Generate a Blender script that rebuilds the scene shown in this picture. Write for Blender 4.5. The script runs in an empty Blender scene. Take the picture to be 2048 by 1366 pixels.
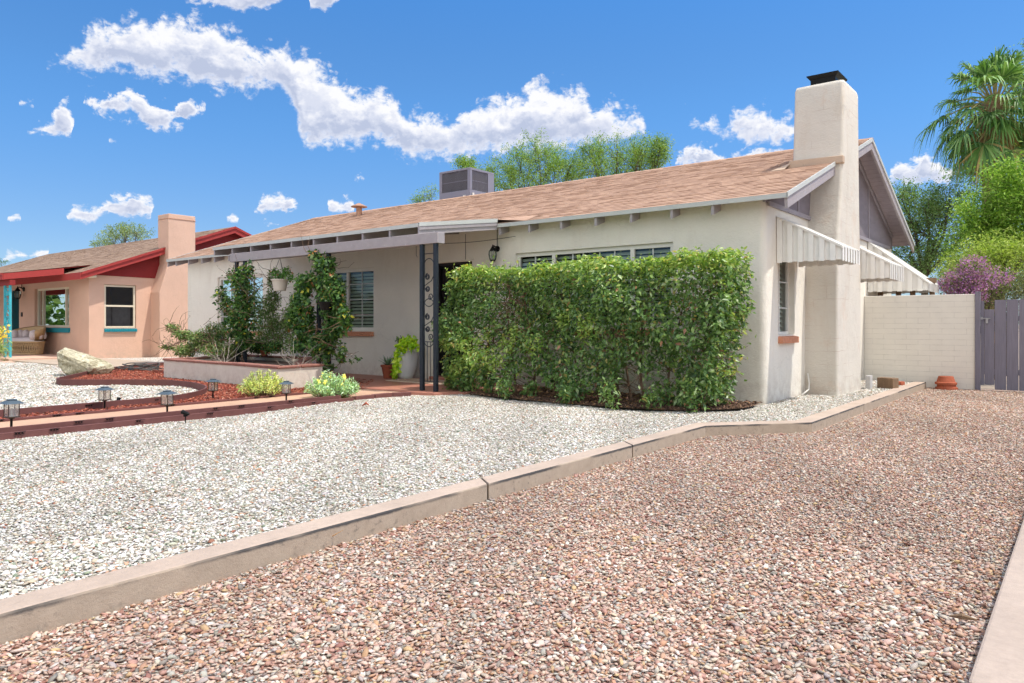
import bpy, bmesh, math, random
import numpy as np
from mathutils import Vector, Matrix
S = bpy.context.scene
COL = S.collection
PI = math.pi
R = math.radians
# ------------------------------------------------------------------ camera
cam = bpy.data.cameras.new('camera'); camo = bpy.data.objects.new('camera', cam); COL.objects.link(camo)
cam.sensor_width = 36; cam.lens = 1465/2048*36; cam.shift_y = -37.4/2048
cam.clip_start = .05; cam.clip_end = 2000
YAW = R(38.286)
camo.location = (0, 0, 1.27); camo.rotation_euler = (R(90), 0, YAW)
S.camera = camo
S.render.resolution_x = 1024; S.render.resolution_y = 683
# ------------------------------------------------------------------ sun + sky
SUN = Vector((1, .45, 2.6)).normalized()
sl = bpy.data.lights.new('sun', 'SUN'); sl.energy = 3.55; sl.angle = R(.55); sl.color = (1, .95, .87)
so = bpy.data.objects.new('sun', sl); COL.objects.link(so)
so.rotation_euler = SUN.to_track_quat('Z', 'Y').to_euler(); so.location = (0, 0, 30)
W = bpy.data.worlds.new('World'); S.world = W; W.use_nodes = True
W.cycles.sampling_method = 'MANUAL'; W.cycles.sample_map_resolution = 512
S.view_settings.view_transform = 'Standard'; S.view_settings.look = 'None'
S.view_settings.exposure = 0.33; S.view_settings.gamma = 1
S.cycles.max_bounces = 6; S.cycles.diffuse_bounces = 3; S.cycles.glossy_bounces = 3; S.cycles.transmission_bounces = 4; S.cycles.transparent_max_bounces = 8
S.cycles.caustics_reflective = False; S.cycles.caustics_refractive = False; S.cycles.adaptive_threshold = .03
# pixel (2048 wide) -> direction, used only for turning measurements into world places
_F = np.array([-math.sin(YAW), math.cos(YAW)]); _Rt = np.array([math.cos(YAW), math.sin(YAW)])
def ray(u, v):
    d = _F+(u-1024)/1465*_Rt
    return np.array([d[0], d[1], (645.6-v)/1465])
def onY(u, v, Y): r = ray(u, v); p = r*(Y/r[1]); return (float(p[0]), float(p[1]), float(p[2]+1.27))
def onZ(u, v, z): r = ray(u, v); p = r*((z-1.27)/r[2]); return (float(p[0]), float(p[1]), z)
def build_world():
    nt = W.node_tree; N = nt.nodes; L = nt.links; N.clear()
    def nd(t, **k):
        n = N.new(t)
        for a, b in k.items(): setattr(n, a, b)
        return n
    def mth(op, a, b=None, c=None, clamp=False):
        n = nd('ShaderNodeMath', operation=op, use_clamp=clamp)
        for i, x in enumerate((a, b, c)):
            if x is None: continue
            if isinstance(x, (int, float)): n.inputs[i].default_value = x
            else: L.new(x, n.inputs[i])
        return n.outputs[0]
    out = nd('ShaderNodeOutputWorld'); bg = nd('ShaderNodeBackground'); bg.inputs[1].default_value = SKYS
    sky = nd('ShaderNodeTexSky', sky_type='NISHITA', sun_disc=False)
    sky.sun_elevation = math.asin(SUN.z); sky.sun_rotation = math.atan2(SUN.x, SUN.y)
    sky.altitude = 700; sky.air_density = 1.0; sky.dust_density = .4; sky.ozone_density = 2.2
    tc = nd('ShaderNodeTexCoord'); sp = nd('ShaderNodeSeparateXYZ'); L.new(tc.outputs['Generated'], sp.inputs[0])
    x, y, z = sp.outputs
    az = mth('ARCTAN2', x, y); hor = mth('SQRT', mth('ADD', mth('MULTIPLY', x, x), mth('MULTIPLY', y, y)))
    el = mth('ARCTAN2', z, hor)
    cb = nd('ShaderNodeCombineXYZ'); L.new(az, cb.inputs[0]); L.new(el, cb.inputs[1])
    P = cb.outputs[0]
    def vm(op, a, b):
        n = nd('ShaderNodeVectorMath', operation=op)
        for i, q in enumerate((a, b)):
            if isinstance(q, tuple): n.inputs[i].default_value = q
            else: L.new(q, n.inputs[i])
        return n
    def sstep(v, a, b, c=0, d=1):
        m = nd('ShaderNodeMapRange', interpolation_type='SMOOTHSTEP'); L.new(v, m.inputs[0]); m.inputs[1].default_value = a; m.inputs[2].default_value = b; m.inputs[3].default_value = c; m.inputs[4].default_value = d; return m.outputs[0]
    A0, A1, E1 = R(-80), R(12), .55        # bearings covered by the cloud outlines, highest elevation
    def curve(pts, default):
        fc = nd('ShaderNodeFloatCurve'); cm = fc.mapping; c = cm.curves[0]; P = []
        for (u, v) in pts:
            r = ray(u, v); P.append(((math.atan2(r[0], r[1])-A0)/(A1-A0), math.atan2(r[2], math.hypot(r[0], r[1]))/E1))
        P.sort(); c.points[0].location = (0, default); c.points[1].location = (1, default)
        for x_, y_ in P: c.points.new(min(.999, max(.001, x_)), min(1, max(0, y_)))
        for p in c.points: p.handle_type = 'VECTOR'
        cm.update(); return fc
    def join(li):
        T, Bm = [], []
        for tp, bt in LAYERS[li]:
            a, b_ = tp[0][0], tp[-1][0]
            T += [(a-9, 640)]+tp+[(b_+9, 640)]; Bm += [(a-9, -420)]+bt+[(b_+9, -420)]
        return T, Bm
    def noise2(Pv, sc, det, ro, stretch, dist=0):
        n = nd('ShaderNodeTexNoise', noise_dimensions='2D'); n.inputs['Scale'].default_value = sc; n.inputs['Detail'].default_value = det; n.inputs['Roughness'].default_value = ro; n.inputs['Distortion'].default_value = dist
        L.new(vm('MULTIPLY', Pv, (1, stretch, 1)).outputs[0], n.inputs['Vector']); return n
    def field(Pv):
        warp = noise2(Pv, 24, 2, .5, 1.3)
        Pw = vm('ADD', Pv, vm('MULTIPLY', vm('SUBTRACT', warp.outputs['Color'], (.5, .5, .5)).outputs[0], (.012, .010, 0)).outputs[0]).outputs[0]
        s_ = nd('ShaderNodeSeparateXYZ'); L.new(Pw, s_.inputs[0])
        t = mth('DIVIDE', mth('SUBTRACT', s_.outputs[0], A0), A1-A0, clamp=True); ee = mth('DIVIDE', s_.outputs[1], E1)
        n1 = noise2(Pv, 34, 9, .66, 1.25, .25)
        v1 = nd('ShaderNodeTexVoronoi', voronoi_dimensions='2D', feature='SMOOTH_F1'); v1.inputs['Scale'].default_value = 42; v1.inputs['Detail'].default_value = 2
        v1.inputs['Roughness'].default_value = .6; v1.inputs['Smoothness'].default_value = .3
        L.new(vm('ADD', vm('MULTIPLY', Pv, (1, 1.2, 1)).outputs[0], vm('MULTIPLY', n1.outputs['Color'], (.02, .02, 0)).outputs[0]).outputs[0], v1.inputs['Vector'])
        n = mth('MULTIPLY', mth('SUBTRACT', n1.outputs[0], .48), 4.2)
        w = mth('ADD', n, mth('MULTIPLY', mth('SUBTRACT', .36, v1.outputs['Distance']), 1.3))
        cur = None
        for li in range(len(LAYERS)):
            q = (1, .55, .40, .42, .3)[li]; w_ = mth('ADD', mth('MULTIPLY', w, (1, 1.7, 1.5, 1.5, 1.5)[li]), (0, .35, .55, .45, .4)[li])
            tp, bt = join(li)
            ct = curve(tp, .0); L.new(t, ct.inputs['Value']); cb_ = curve(bt, 1.0); L.new(t, cb_.inputs['Value'])
            up = mth('ADD', mth('MULTIPLY', mth('SUBTRACT', ct.outputs[0], ee), E1/(.013*q)), w_)
            dn = mth('ADD', mth('MULTIPLY', mth('SUBTRACT', ee, cb_.outputs[0]), E1/(.011*q)), mth('MULTIPLY', w_, .8))
            d = mth('MINIMUM', up, dn)
            cur = d if cur is None else mth('MAXIMUM', cur, d)
        return mth('MINIMUM', cur, 3.0)
    f0 = field(P)
    f1 = field(vm('ADD', P, (.003, .009, 0)).outputs[0])
    f3 = field(vm('ADD', P, (.0, -.030, 0)).outputs[0])
    fine = noise2(P, 130, 6, .65, 1.5)
    alpha = sstep(mth('ADD', f0, mth('MULTIPLY', mth('SUBTRACT', fine.outputs[0], .5), 1.6)), -.25, 1.45)
    low = noise2(P, 20, 4, .6, 1.6)
    lit = mth('ADD', mth('MULTIPLY', mth('SUBTRACT', f0, f1), .16), .80)
    thick = sstep(f0, .6, 2.4)
    under = sstep(f3, 2.2, -1.2)
    sh = mth('SUBTRACT', lit, mth('MULTIPLY', mth('MULTIPLY', under, thick), .62), clamp=True)
    sh = mth('SUBTRACT', sh, mth('MULTIPLY', mth('MULTIPLY', sstep(low.outputs[0], .42, .62), thick), .34), clamp=True)
    ramp = nd('ShaderNodeValToRGB'); L.new(sh, ramp.inputs[0])
    e = ramp.color_ramp.elements
    k = 1/SKYS
    e[0].position = .10; e[0].color = (.42*k, .47*k, .61*k, 1)
    e[1].position = .84; e[1].color = (.80*k, .80*k, .82*k, 1)
    m = e.new(.5); m.color = (.60*k, .63*k, .73*k, 1)
    # bright broken cloud added behind and overhead, out of view, to fill the shade
    back = vm('DOT_PRODUCT', tc.outputs['Generated'], (-_F[0], -_F[1], .75)).outputs['Value']
    bn = nd('ShaderNodeTexNoise'); bn.inputs['Scale'].default_value = 3.2; bn.inputs['Detail'].default_value = 4; L.new(tc.outputs['Generated'], bn.inputs['Vector'])
    balpha = mth('MULTIPLY', sstep(bn.outputs[0], .36, .52), mth('MULTIPLY', sstep(back, .45, .6), sstep(z, .05, .2)))
    gr = nd('ShaderNodeValToRGB'); L.new(el, gr.inputs[0]); ge = gr.color_ramp.elements; gr.color_ramp.interpolation = 'EASE'
    ge[0].position = .06; ge[0].color = (.56, .70, .90, 1); ge[1].position = .52; ge[1].color = (.42, .98, 1.42, 1); q_ = ge.new(.30); q_.color = (.50, .88, 1.18, 1)
    tint = nd('ShaderNodeMix', data_type='RGBA', blend_type='MULTIPLY'); tint.inputs[0].default_value = 1
    L.new(sky.outputs[0], tint.inputs[6]); L.new(gr.outputs[0], tint.inputs[7])
    mx = nd('ShaderNodeMix', data_type='RGBA'); L.new(mth('MULTIPLY', alpha, .98), mx.inputs[0]); L.new(tint.outputs[2], mx.inputs[6]); L.new(ramp.outputs[0], mx.inputs[7])
    mb = nd('ShaderNodeMix', data_type='RGBA'); L.new(balpha, mb.inputs[0]); L.new(mx.outputs[2], mb.inputs[6]); mb.inputs[7].default_value = (1.40*k, 1.39*k, 1.36*k, 1)
    L.new(mb.outputs[2], bg.inputs[0]); L.new(bg.outputs[0], out.inputs[0])
SKYS = .12
LAYERS = [
 [([(93,142),(96,122),(106,112),(130,92),(160,58),(190,38),(240,24),(300,16),(350,16),(400,20),(430,36),(470,44),(490,70),(530,90),(560,80),(576,76),(590,98),(620,98),(660,124),(700,158),(720,170),(760,160),(790,178),(800,204),(830,214),(860,204),(875,224),(905,232),(925,208),(960,194),(1000,184),(1040,174),(1060,154),(1090,146),(1120,154),(1150,166),(1170,168),(1185,198),(1230,204),(1260,208),(1285,224),(1294,250)],
   [(93,148),(130,138),(200,152),(260,160),(300,168),(330,174),(350,160),(380,176),(440,192),(480,194),(520,184),(560,180),(580,218),(592,240),(604,300),(640,302),(700,296),(760,298),(830,328),(880,330),(940,322),(1000,310),(1100,310),(1200,300),(1294,282)]),
  ([(1365,222),(1400,230),(1430,226),(1455,244),(1480,208),(1500,198),(1530,204),(1550,224),(1580,216),(1605,222),(1640,225)],[(1365,236),(1400,262),(1450,280),(1500,300),(1550,306),(1600,270),(1640,250)]),
  ([(1940,300),(1960,284),(2000,280),(2060,290),(2100,300),(2140,340)],[(1940,350),(2060,362),(2140,350)])],
 [([(36,258),(60,256),(92,242),(106,216),(120,198),(134,202),(147,222),(150,240)],[(36,264),(70,270),(110,280),(150,276)]),
  ([(160,180),(176,178),(200,192),(222,182),(240,186),(262,180),(285,186),(300,196),(330,202),(352,192),(376,186),(395,196),(415,216)],[(160,192),(180,214),(200,234),(230,232),(260,240),(285,254),(310,268),(340,266),(365,262),(390,240),(415,224)]),
  ([(704,352),(716,342),(742,350)],[(704,358),(720,366),(742,358)]),
  ([(1345,318),(1380,288),(1410,280),(1440,288),(1460,300),(1500,288),(1540,296),(1600,300)],[(1345,334),(1450,338),(1600,334)]),
  ([(1775,352),(1800,318),(1840,302),(1872,308),(1890,328),(1912,340)],[(1775,370),(1840,380),(1912,366)])],
 [([(14,432),(34,428),(54,434)],[(14,440),(54,442)]),
  ([(132,430),(150,410),(160,418),(190,404),(215,390),(240,388),(290,397),(312,406)],[(132,441),(180,446),(220,434),(312,434)]),
  ([(446,438),(466,428),(486,440)],[(446,447),(486,447)]),
  ([(500,412),(530,394),(560,388),(585,396),(600,410)],[(500,424),(600,422)]),
  ([(650,412),(668,400),(690,396),(714,408)],[(650,426),(714,427)])],
 [([(36,206),(54,200),(70,206)],[(36,212),(70,213)]),
  ([(212,278),(230,272),(256,278)],[(212,288),(256,288)]),
  ([(360,-20),(420,-50),(540,-50),(582,-8)],[(360,0),(420,16),(480,24),(550,18),(582,2)]),
  ([(612,-6),(640,-40),(686,-12)],[(612,10),(630,22),(650,20),(668,10),(686,0)])],
 [([(0,512),(20,500),(40,502),(60,508),(90,492),(104,498)],[(0,522),(104,518)]),
  ([(520,441),(540,438),(562,443)],[(520,449),(562,450)])]]
build_world()
# ------------------------------------------------------------------ small tools
def srgb(c):
    if isinstance(c, str): c = tuple(int(c[i:i+2], 16) for i in (0, 2, 4))
    o = []
    for v in c[:3]:
        v /= 255
        o.append(v/12.92 if v <= .04045 else ((v+.055)/1.055)**2.4)
    return tuple(o)
def woff(o):
    v = Vector((0, 0, 0))
    while o is not None: v += o.location; o = o.parent
    return v
def link(o, parent=None):
    COL.objects.link(o)
    if parent is not None: o.parent = parent
    return o
def tag(o, label=None, cat=None, group=None, kind=None):
    if label: o['label'] = label
    if cat: o['category'] = cat
    if group: o['group'] = group
    if kind: o['kind'] = kind
    return o
def thing(name, label, cat, loc=(0, 0, 0), group=None):
    o = bpy.data.objects.new(name, None); o.empty_display_size = .2; o.location = loc; COL.objects.link(o)
    return tag(o, label, cat, group)
def copy_tree(o, parent=None):
    c = o.copy(); COL.objects.link(c); c.parent = parent
    for ch in list(o.children): copy_tree(ch, c)
    return c
class MB:
    def __init__(s, T=None): s.v = []; s.f = []; s.m = []; s.T = T; s.cm = 0
    def add(s, vs, fs):
        b = len(s.v)
        s.v += [tuple(s.T(*p)) if s.T else tuple(p) for p in vs]
        for f in fs: s.f.append([b+i for i in f]); s.m.append(s.cm)
        return s
    def box(s, x0, x1, y0, y1, z0, z1):
        return s.add([(x0,y0,z0),(x1,y0,z0),(x1,y1,z0),(x0,y1,z0),(x0,y0,z1),(x1,y0,z1),(x1,y1,z1),(x0,y1,z1)],
                     [(3,2,1,0),(4,5,6,7),(0,1,5,4),(1,2,6,5),(2,3,7,6),(3,0,4,7)])
    def prism(s, poly, vec):
        n = len(poly); q = [(p[0]+vec[0], p[1]+vec[1], p[2]+vec[2]) for p in poly]
        return s.add(list(poly)+q, [list(range(n))[::-1], list(range(n, 2*n))]+[(i, (i+1) % n, n+(i+1) % n, n+i) for i in range(n)])
    def quad(s, a, b, c, d): return s.add([a, b, c, d], [(0, 1, 2, 3)])
    def tube(s, pts, r, n=8, cap=True):
        P = [Vector(p) for p in pts]; rr = r if hasattr(r, '__len__') else [r]*len(P)
        vs = []; up = Vector((0, 0, 1)); prev = None
        for i, p in enumerate(P):
            t = (P[min(i+1, len(P)-1)]-P[max(i-1, 0)])
            if t.length < 1e-9: t = Vector((0, 0, 1))
            t.normalize()
            a = prev if prev is not None else (up.cross(t) if abs(t.z) < .95 else Vector((1, 0, 0)))
            a = (a-t*a.dot(t)); a.normalize(); prev = a; b = t.cross(a)
            for k in range(n):
                th = 2*PI*k/n
                vs.append(tuple(p+(a*math.cos(th)+b*math.sin(th))*rr[i]))
        fs = []
        for i in range(len(P)-1):
            for k in range(n):
                fs.append((i*n+k, i*n+(k+1) % n, (i+1)*n+(k+1) % n, (i+1)*n+k))
        if cap: fs += [list(range(n))[::-1], [(len(P)-1)*n+k for k in range(n)]]
        return s.add(vs, fs)
    def lathe(s, c, prof, n=24, sq=1.0):
        vs = []; fs = []
        for (r, z) in prof:
            for k in range(n):
                th = 2*PI*k/n; vs.append((c[0]+r*math.cos(th), c[1]+r*math.sin(th)*sq, c[2]+z))
        for i in range(len(prof)-1):
            for k in range(n): fs.append((i*n+k, i*n+(k+1) % n, (i+1)*n+(k+1) % n, (i+1)*n+k))
        if prof[0][0] > 1e-4: fs.append(list(range(n))[::-1])
        if prof[-1][0] > 1e-4: fs.append([(len(prof)-1)*n+k for k in range(n)])
        return s.add(vs, fs)
    def build(s, name, mats, parent=None, smooth=False, bevel=0, seg=2, auto=None):
        me = bpy.data.meshes.new(name); off = woff(parent)
        me.from_pydata([(p[0]-off.x, p[1]-off.y, p[2]-off.z) for p in s.v], [], s.f)
        if not isinstance(mats, (list, tuple)): mats = [mats]
        for m in mats: me.materials.append(m)
        if len(mats) > 1: me.polygons.foreach_set('material_index', s.m)
        bm = bmesh.new(); bm.from_mesh(me)
        bmesh.ops.remove_doubles(bm, verts=bm.verts, dist=1e-5)
        bmesh.ops.recalc_face_normals(bm, faces=bm.faces); bm.to_mesh(me); bm.free()
        if smooth: me.polygons.foreach_set('use_smooth', [True]*len(me.polygons))
        o = bpy.data.objects.new(name, me); link(o, parent)
        if bevel:
            b = o.modifiers.new('bevel', 'BEVEL'); b.width = bevel; b.segments = seg; b.limit_method = 'ANGLE'; b.angle_limit = R(40)
        return o
def npmesh(name, V, F, mat, parent=None, color=None, smooth=False):
    """V (n,3), F (m,k) all faces with k corners, colour per vertex"""
    off = woff(parent); V = V-np.array(off)
    me = bpy.data.meshes.new(name)
    me.vertices.add(len(V)); me.vertices.foreach_set('co', V.astype(np.float32).ravel())
    k = F.shape[1]
    me.loops.add(F.size); me.loops.foreach_set('vertex_index', F.astype(np.int32).ravel())
    me.polygons.add(len(F)); me.polygons.foreach_set('loop_start', np.arange(0, F.size, k, dtype=np.int32))
    if smooth: me.polygons.foreach_set('use_smooth', np.ones(len(F), bool))
    me.update(calc_edges=True)
    if color is not None:
        a = me.color_attributes.new('col', 'FLOAT_COLOR', 'POINT')
        c = np.ones((len(V), 4), np.float32); c[:, :3] = color; a.data.foreach_set('color', c.ravel())
    me.materials.append(mat)
    o = bpy.data.objects.new(name, me); link(o, parent)
    return o
# ------------------------------------------------------------------ materials
class NT:
    def __init__(s, name):
        s.m = bpy.data.materials.new(name); s.m.use_nodes = True; s.t = s.m.node_tree; s.t.nodes.clear()
        s.out = s.n('ShaderNodeOutputMaterial'); s.p = s.n('ShaderNodeBsdfPrincipled'); s.t.links.new(s.p.outputs[0], s.out.inputs[0])
        s.p.inputs['Specular IOR Level'].default_value = .3
        s.g = s.n('ShaderNodeNewGeometry')
    def n(s, t, ins=None, **k):
        n = s.t.nodes.new(t)
        for a, b in k.items(): setattr(n, a, b)
        for a, b in (ins or {}).items():
            if hasattr(b, 'is_linked') or isinstance(b, bpy.types.NodeSocket): s.t.links.new(b, n.inputs[a])
            else: n.inputs[a].default_value = b
        return n
    def l(s, a, b): s.t.links.new(a, b)
    @property
    def pos(s): return s.g.outputs['Position']
    def noise(s, scale, detail=4, rough=.5, vec=None, dist=0, stretch=None):
        v = vec if vec is not None else s.pos
        if stretch: v = s.n('ShaderNodeVectorMath', {0: v, 1: stretch}, operation='MULTIPLY').outputs[0]
        return s.n('ShaderNodeTexNoise', {'Vector': v, 'Scale': scale, 'Detail': detail, 'Roughness': rough, 'Distortion': dist})
    def rng(s, v, a, b, c=0, d=1): return s.n('ShaderNodeMapRange', {0: v, 1: a, 2: b, 3: c, 4: d}).outputs[0]
    def mix(s, f, a, b, blend='MIX'):
        n = s.n('ShaderNodeMix', data_type='RGBA', blend_type=blend)
        for i, q in ((0, f), (6, a), (7, b)):
            if isinstance(q, (int, float)): n.inputs[i].default_value = q
            elif isinstance(q, tuple): n.inputs[i].default_value = (q+(1,))[:4]
            else: s.l(q, n.inputs[i])
        return n.outputs[2]
    def math(s, op, a, b=0.0): return s.n('ShaderNodeMath', {0: a, 1: b}, operation=op).outputs[0]
    def bump(s, h, dist=.01, strength=1.0):
        b = s.n('ShaderNodeBump', {'Height': h, 'Distance': dist, 'Strength': strength}); s.l(b.outputs[0], s.p.inputs['Normal']); return b
    def base(s, c):
        if isinstance(c, tuple): s.p.inputs['Base Color'].default_value = (c+(1,))[:4]
        else: s.l(c, s.p.inputs['Base Color'])
    def rough(s, r):
        if isinstance(r, (int, float)): s.p.inputs['Roughness'].default_value = r
        else: s.l(r, s.p.inputs['Roughness'])
def mul(c, k): return tuple(min(1, x*k) for x in c)
def stucco(name, col, bs=1.0, stain=.12, scol=None, blotch=None, lines=False):
    t = NT(name); c = srgb(col)
    big = t.noise(.9, 5, .6).outputs[0]; v = t.mix(t.rng(big, .3, .7), mul(c, .93), mul(c, 1.04))
    st = t.noise(2.2, 6, .65, stretch=(1, 1, .25)).outputs[0]
    v = t.mix(t.rng(st, .55, .75, 0, stain*1.6), v, srgb(scol) if scol else mul(c, .7))
    sep = t.n('ShaderNodeSeparateXYZ', {0: t.pos})
    # splash dirt near the ground
    low = t.n('ShaderNodeMapRange', {0: sep.outputs[2], 1: .55, 2: .1, 3: 0, 4: 1}).outputs[0]
    d = t.math('MULTIPLY', low, t.rng(t.noise(6, 6, .7).outputs[0], .4, .7))
    v = t.mix(t.math('MULTIPLY', d, .7), v, mul((.42, .33, .26), 1))
    if blotch: v = t.mix(t.rng(t.noise(1.3, 7, .7, dist=.8).outputs[0], .56, .70, 0, blotch), v, srgb((205, 175, 150)))
    vc = t.n('ShaderNodeTexVoronoi', {'Vector': t.n('ShaderNodeVectorMath', {0: t.pos, 1: t.n('ShaderNodeVectorMath', {0: t.noise(2.5, 5, .6).outputs['Color'], 1: (.5, .5, .5)}, operation='MULTIPLY').outputs[0]}, operation='ADD').outputs[0], 'Scale': .8}, feature='DISTANCE_TO_EDGE')
    ck = t.math('MULTIPLY', t.rng(vc.outputs['Distance'], .004, .0, 0, 1), t.rng(t.noise(1.1, 2).outputs[0], .5, .6))
    v = t.mix(t.math('MULTIPLY', ck, .35), v, mul(c, .45))
    if lines:
        sw = t.n('ShaderNodeSeparateXYZ', {0: t.pos}); vv = t.n('ShaderNodeCombineXYZ', {0: t.math('ADD', sw.outputs[0], sw.outputs[1]), 1: t.math('ADD', sw.outputs[2], t.math('MULTIPLY', t.noise(2, 3).outputs[0], .06))}).outputs[0]
        b = t.n('ShaderNodeTexBrick', {'Vector': vv, 'Scale': 1.0, 'Mortar Size': .006, 'Mortar Smooth': .8, 'Brick Width': .42, 'Row Height': .21})
        lm = t.math('MULTIPLY', b.outputs['Fac'], t.rng(t.noise(1.7, 4, .6).outputs[0], .48, .62))
        v = t.mix(t.math('MULTIPLY', lm, .5), v, srgb((170, 140, 124)))
    t.base(v); t.rough(.92)
    h = t.math('ADD', t.math('MULTIPLY', t.noise(3.0, 5, .65).outputs[0], 3.4), t.math('MULTIPLY', t.noise(38, 5, .65).outputs[0], 1.2))
    t.bump(h, .007*bs, .8)
    return t.m
def paint(name, col, rough=.6, var=.06, bump=.0015, metal=0, scale=8, wear=None, stretch=None):
    t = NT(name); c = srgb(col) if not isinstance(col, tuple) or max(col) > 1 else col
    n = t.noise(scale, 6, .65, stretch=stretch).outputs[0]
    v = t.mix(t.rng(n, .3, .7), mul(c, 1-var), mul(c, 1+var))
    if wear: v = t.mix(t.rng(t.noise(14, 8, .7).outputs[0], .62, .7, 0, wear[1]), v, srgb(wear[0]))
    t.base(v); t.rough(rough); t.p.inputs['Metallic'].default_value = metal
    t.bump(n, bump, .6)
    return t.m
def concrete(name, col, dark=.3):
    t = NT(name); c = srgb(col)
    v = t.mix(t.rng(t.noise(1.7, 6, .65).outputs[0], .3, .7), mul(c, .82), mul(c, 1.08))
    v = t.mix(t.rng(t.noise(30, 5, .7).outputs[0], .35, .7, 0, .5), v, mul(c, .72))
    v = t.mix(t.rng(t.noise(5, 8, .75, dist=.6).outputs[0], .60, .70, 0, dark), v, mul(c, .30))
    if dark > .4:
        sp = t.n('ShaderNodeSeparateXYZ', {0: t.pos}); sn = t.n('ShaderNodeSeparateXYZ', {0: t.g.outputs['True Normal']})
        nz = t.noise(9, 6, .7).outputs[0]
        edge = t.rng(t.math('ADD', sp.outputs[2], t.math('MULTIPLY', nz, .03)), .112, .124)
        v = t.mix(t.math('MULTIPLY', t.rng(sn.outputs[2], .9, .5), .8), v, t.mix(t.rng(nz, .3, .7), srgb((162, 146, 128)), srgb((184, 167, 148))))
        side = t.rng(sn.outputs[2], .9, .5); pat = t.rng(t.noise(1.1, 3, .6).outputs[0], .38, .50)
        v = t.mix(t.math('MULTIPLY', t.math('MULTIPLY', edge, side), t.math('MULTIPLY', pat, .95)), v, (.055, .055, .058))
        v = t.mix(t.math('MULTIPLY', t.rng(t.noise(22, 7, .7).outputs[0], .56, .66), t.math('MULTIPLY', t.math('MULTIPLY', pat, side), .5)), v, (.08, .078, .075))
    t.base(v); t.rough(.93); t.bump(t.noise(70, 6, .7).outputs[0], .004, .8)
    return t.m
def leafmat(name, tint=(1, 1, 1), transl=.35, rough=.42, spec=.35):
    t = NT(name)
    a = t.n('ShaderNodeVertexColor', layer_name='col')
    c = t.mix(1.0, a.outputs[0], tint, 'MULTIPLY')
    t.base(c); t.rough(rough); t.p.inputs['Specular IOR Level'].default_value = spec
    tr = t.n('ShaderNodeBsdfTranslucent'); t.l(t.mix(1.0, c, (1.0, 1.05, .5), 'MULTIPLY'), tr.inputs[0])
    mx = t.n('ShaderNodeMixShader', {0: transl}); t.l(t.p.outputs[0], mx.inputs[1]); t.l(tr.outputs[0], mx.inputs[2]); t.l(mx.outputs[0], t.out.inputs[0])
    return t.m
def pebmat(name):
    t = NT(name); a = t.n('ShaderNodeVertexColor', layer_name='col')
    n = t.noise(180, 3, .6).outputs[0]
    t.base(t.mix(t.rng(n, .25, .75), t.mix(1.0, a.outputs[0], (.82, .82, .82), 'MULTIPLY'), a.outputs[0])); t.rough(.75)
    return t.m
def pebsheet(name, pal, scale=34, dark=.55):
    t = NT(name)
    v = t.n('ShaderNodeTexVoronoi', {'Vector': t.n('ShaderNodeVectorMath', {0: t.pos, 1: (1, 1, .0)}, operation='MULTIPLY').outputs[0], 'Scale': scale}, feature='F1')
    s = t.n('ShaderNodeSeparateColor', {0: v.outputs['Color']})
    r = t.n('ShaderNodeValToRGB', {0: s.outputs[0]}); r.color_ramp.interpolation = 'CONSTANT'
    e = r.color_ramp.elements
    while len(e) > 1: e.remove(e[-1])
    tot = sum(w for _, w in pal); acc = 0
    for i, (c, w) in enumerate(pal):
        el = e[0] if i == 0 else e.new(acc/tot)
        el.position = acc/tot; el.color = srgb(c)+(1,); acc += w
    edge = t.rng(v.outputs['Distance'], .35, .75, 1, dark)
    cc = t.n('ShaderNodeVectorMath', {0: r.outputs[0], 1: (1, 1, 1)}, operation='MULTIPLY').outputs[0]
    g = t.n('ShaderNodeCombineColor', {0: edge, 1: edge, 2: edge}).outputs[0]
    big = t.rng(t.noise(.8, 5, .6).outputs[0], .3, .7, .92, 1.06)
    cc = t.mix(1.0, cc, g, 'MULTIPLY')
    cc = t.mix(1.0, cc, t.n('ShaderNodeCombineColor', {0: big, 1: big, 2: big}).outputs[0], 'MULTIPLY')
    t.base(cc); t.rough(.85)
    t.bump(t.math('MULTIPLY', v.outputs['Distance'], -1), .012, 1)
    return t.m
PAL_D = [((198,168,150),26),((178,140,124),18),((206,186,168),18),((180,170,160),14),((190,148,120),8),((220,208,194),8),((150,108,94),6),((198,168,128),4),((142,132,122),4)]
PAL_W = [((229,224,215),32),((210,202,189),20),((182,177,163),14),((196,181,161),12),((238,234,228),13),((156,150,136),4),((202,158,130),3),((168,116,96),1.3),((140,150,126),3)]
M = {}
M['stucco'] = stucco('white_stucco', (232, 226, 214), 1.15, .20, (200, 186, 168))
M['stucco_ch'] = stucco('chimney_stucco', (214, 207, 195), 1.0, .22, (186, 166, 142), blotch=.4, lines=True)
M['stucco_n'] = stucco('salmon_stucco', (218, 180, 158), .7, .06)
M['grey'] = paint('lavender_grey_paint', (152, 145, 150), .65, .07, .001)
M['greyl'] = paint('light_grey_paint', (164, 156, 158), .6, .08, .001, wear=((215, 212, 215), .5))
M['greyd'] = paint('dark_grey_plywood', (128, 120, 126), .75, .10, .002, stretch=(1, .3, 1))  # darker grey plywood of the gable panel
M['trim'] = paint('grey_drip_metal', (190, 192, 188), .55, .05, .0005, .0)
M['white'] = paint('white_frame', (226, 222, 214), .5, .03, .0004)
M['sash'] = paint('window_grid', (205, 208, 205), .5, .03, .0004)
M['iron'] = paint('black_iron', (48, 54, 62), .5, .18, .001, .3, 20, wear=((110, 125, 140), .5))
M['blackm'] = paint('black_metal', (24, 23, 23), .45, .1, .001, .4)
M['brickred'] = paint('terracotta_brick', (200, 138, 108), .8, .16, .003, scale=25)
M['awn'] = paint('awning_metal', (238, 235, 228), .42, .03, .0005, .1)
M['awn2'] = paint('awning_metal_beige', (190, 182, 170), .5, .05, .0005, .1)
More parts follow.
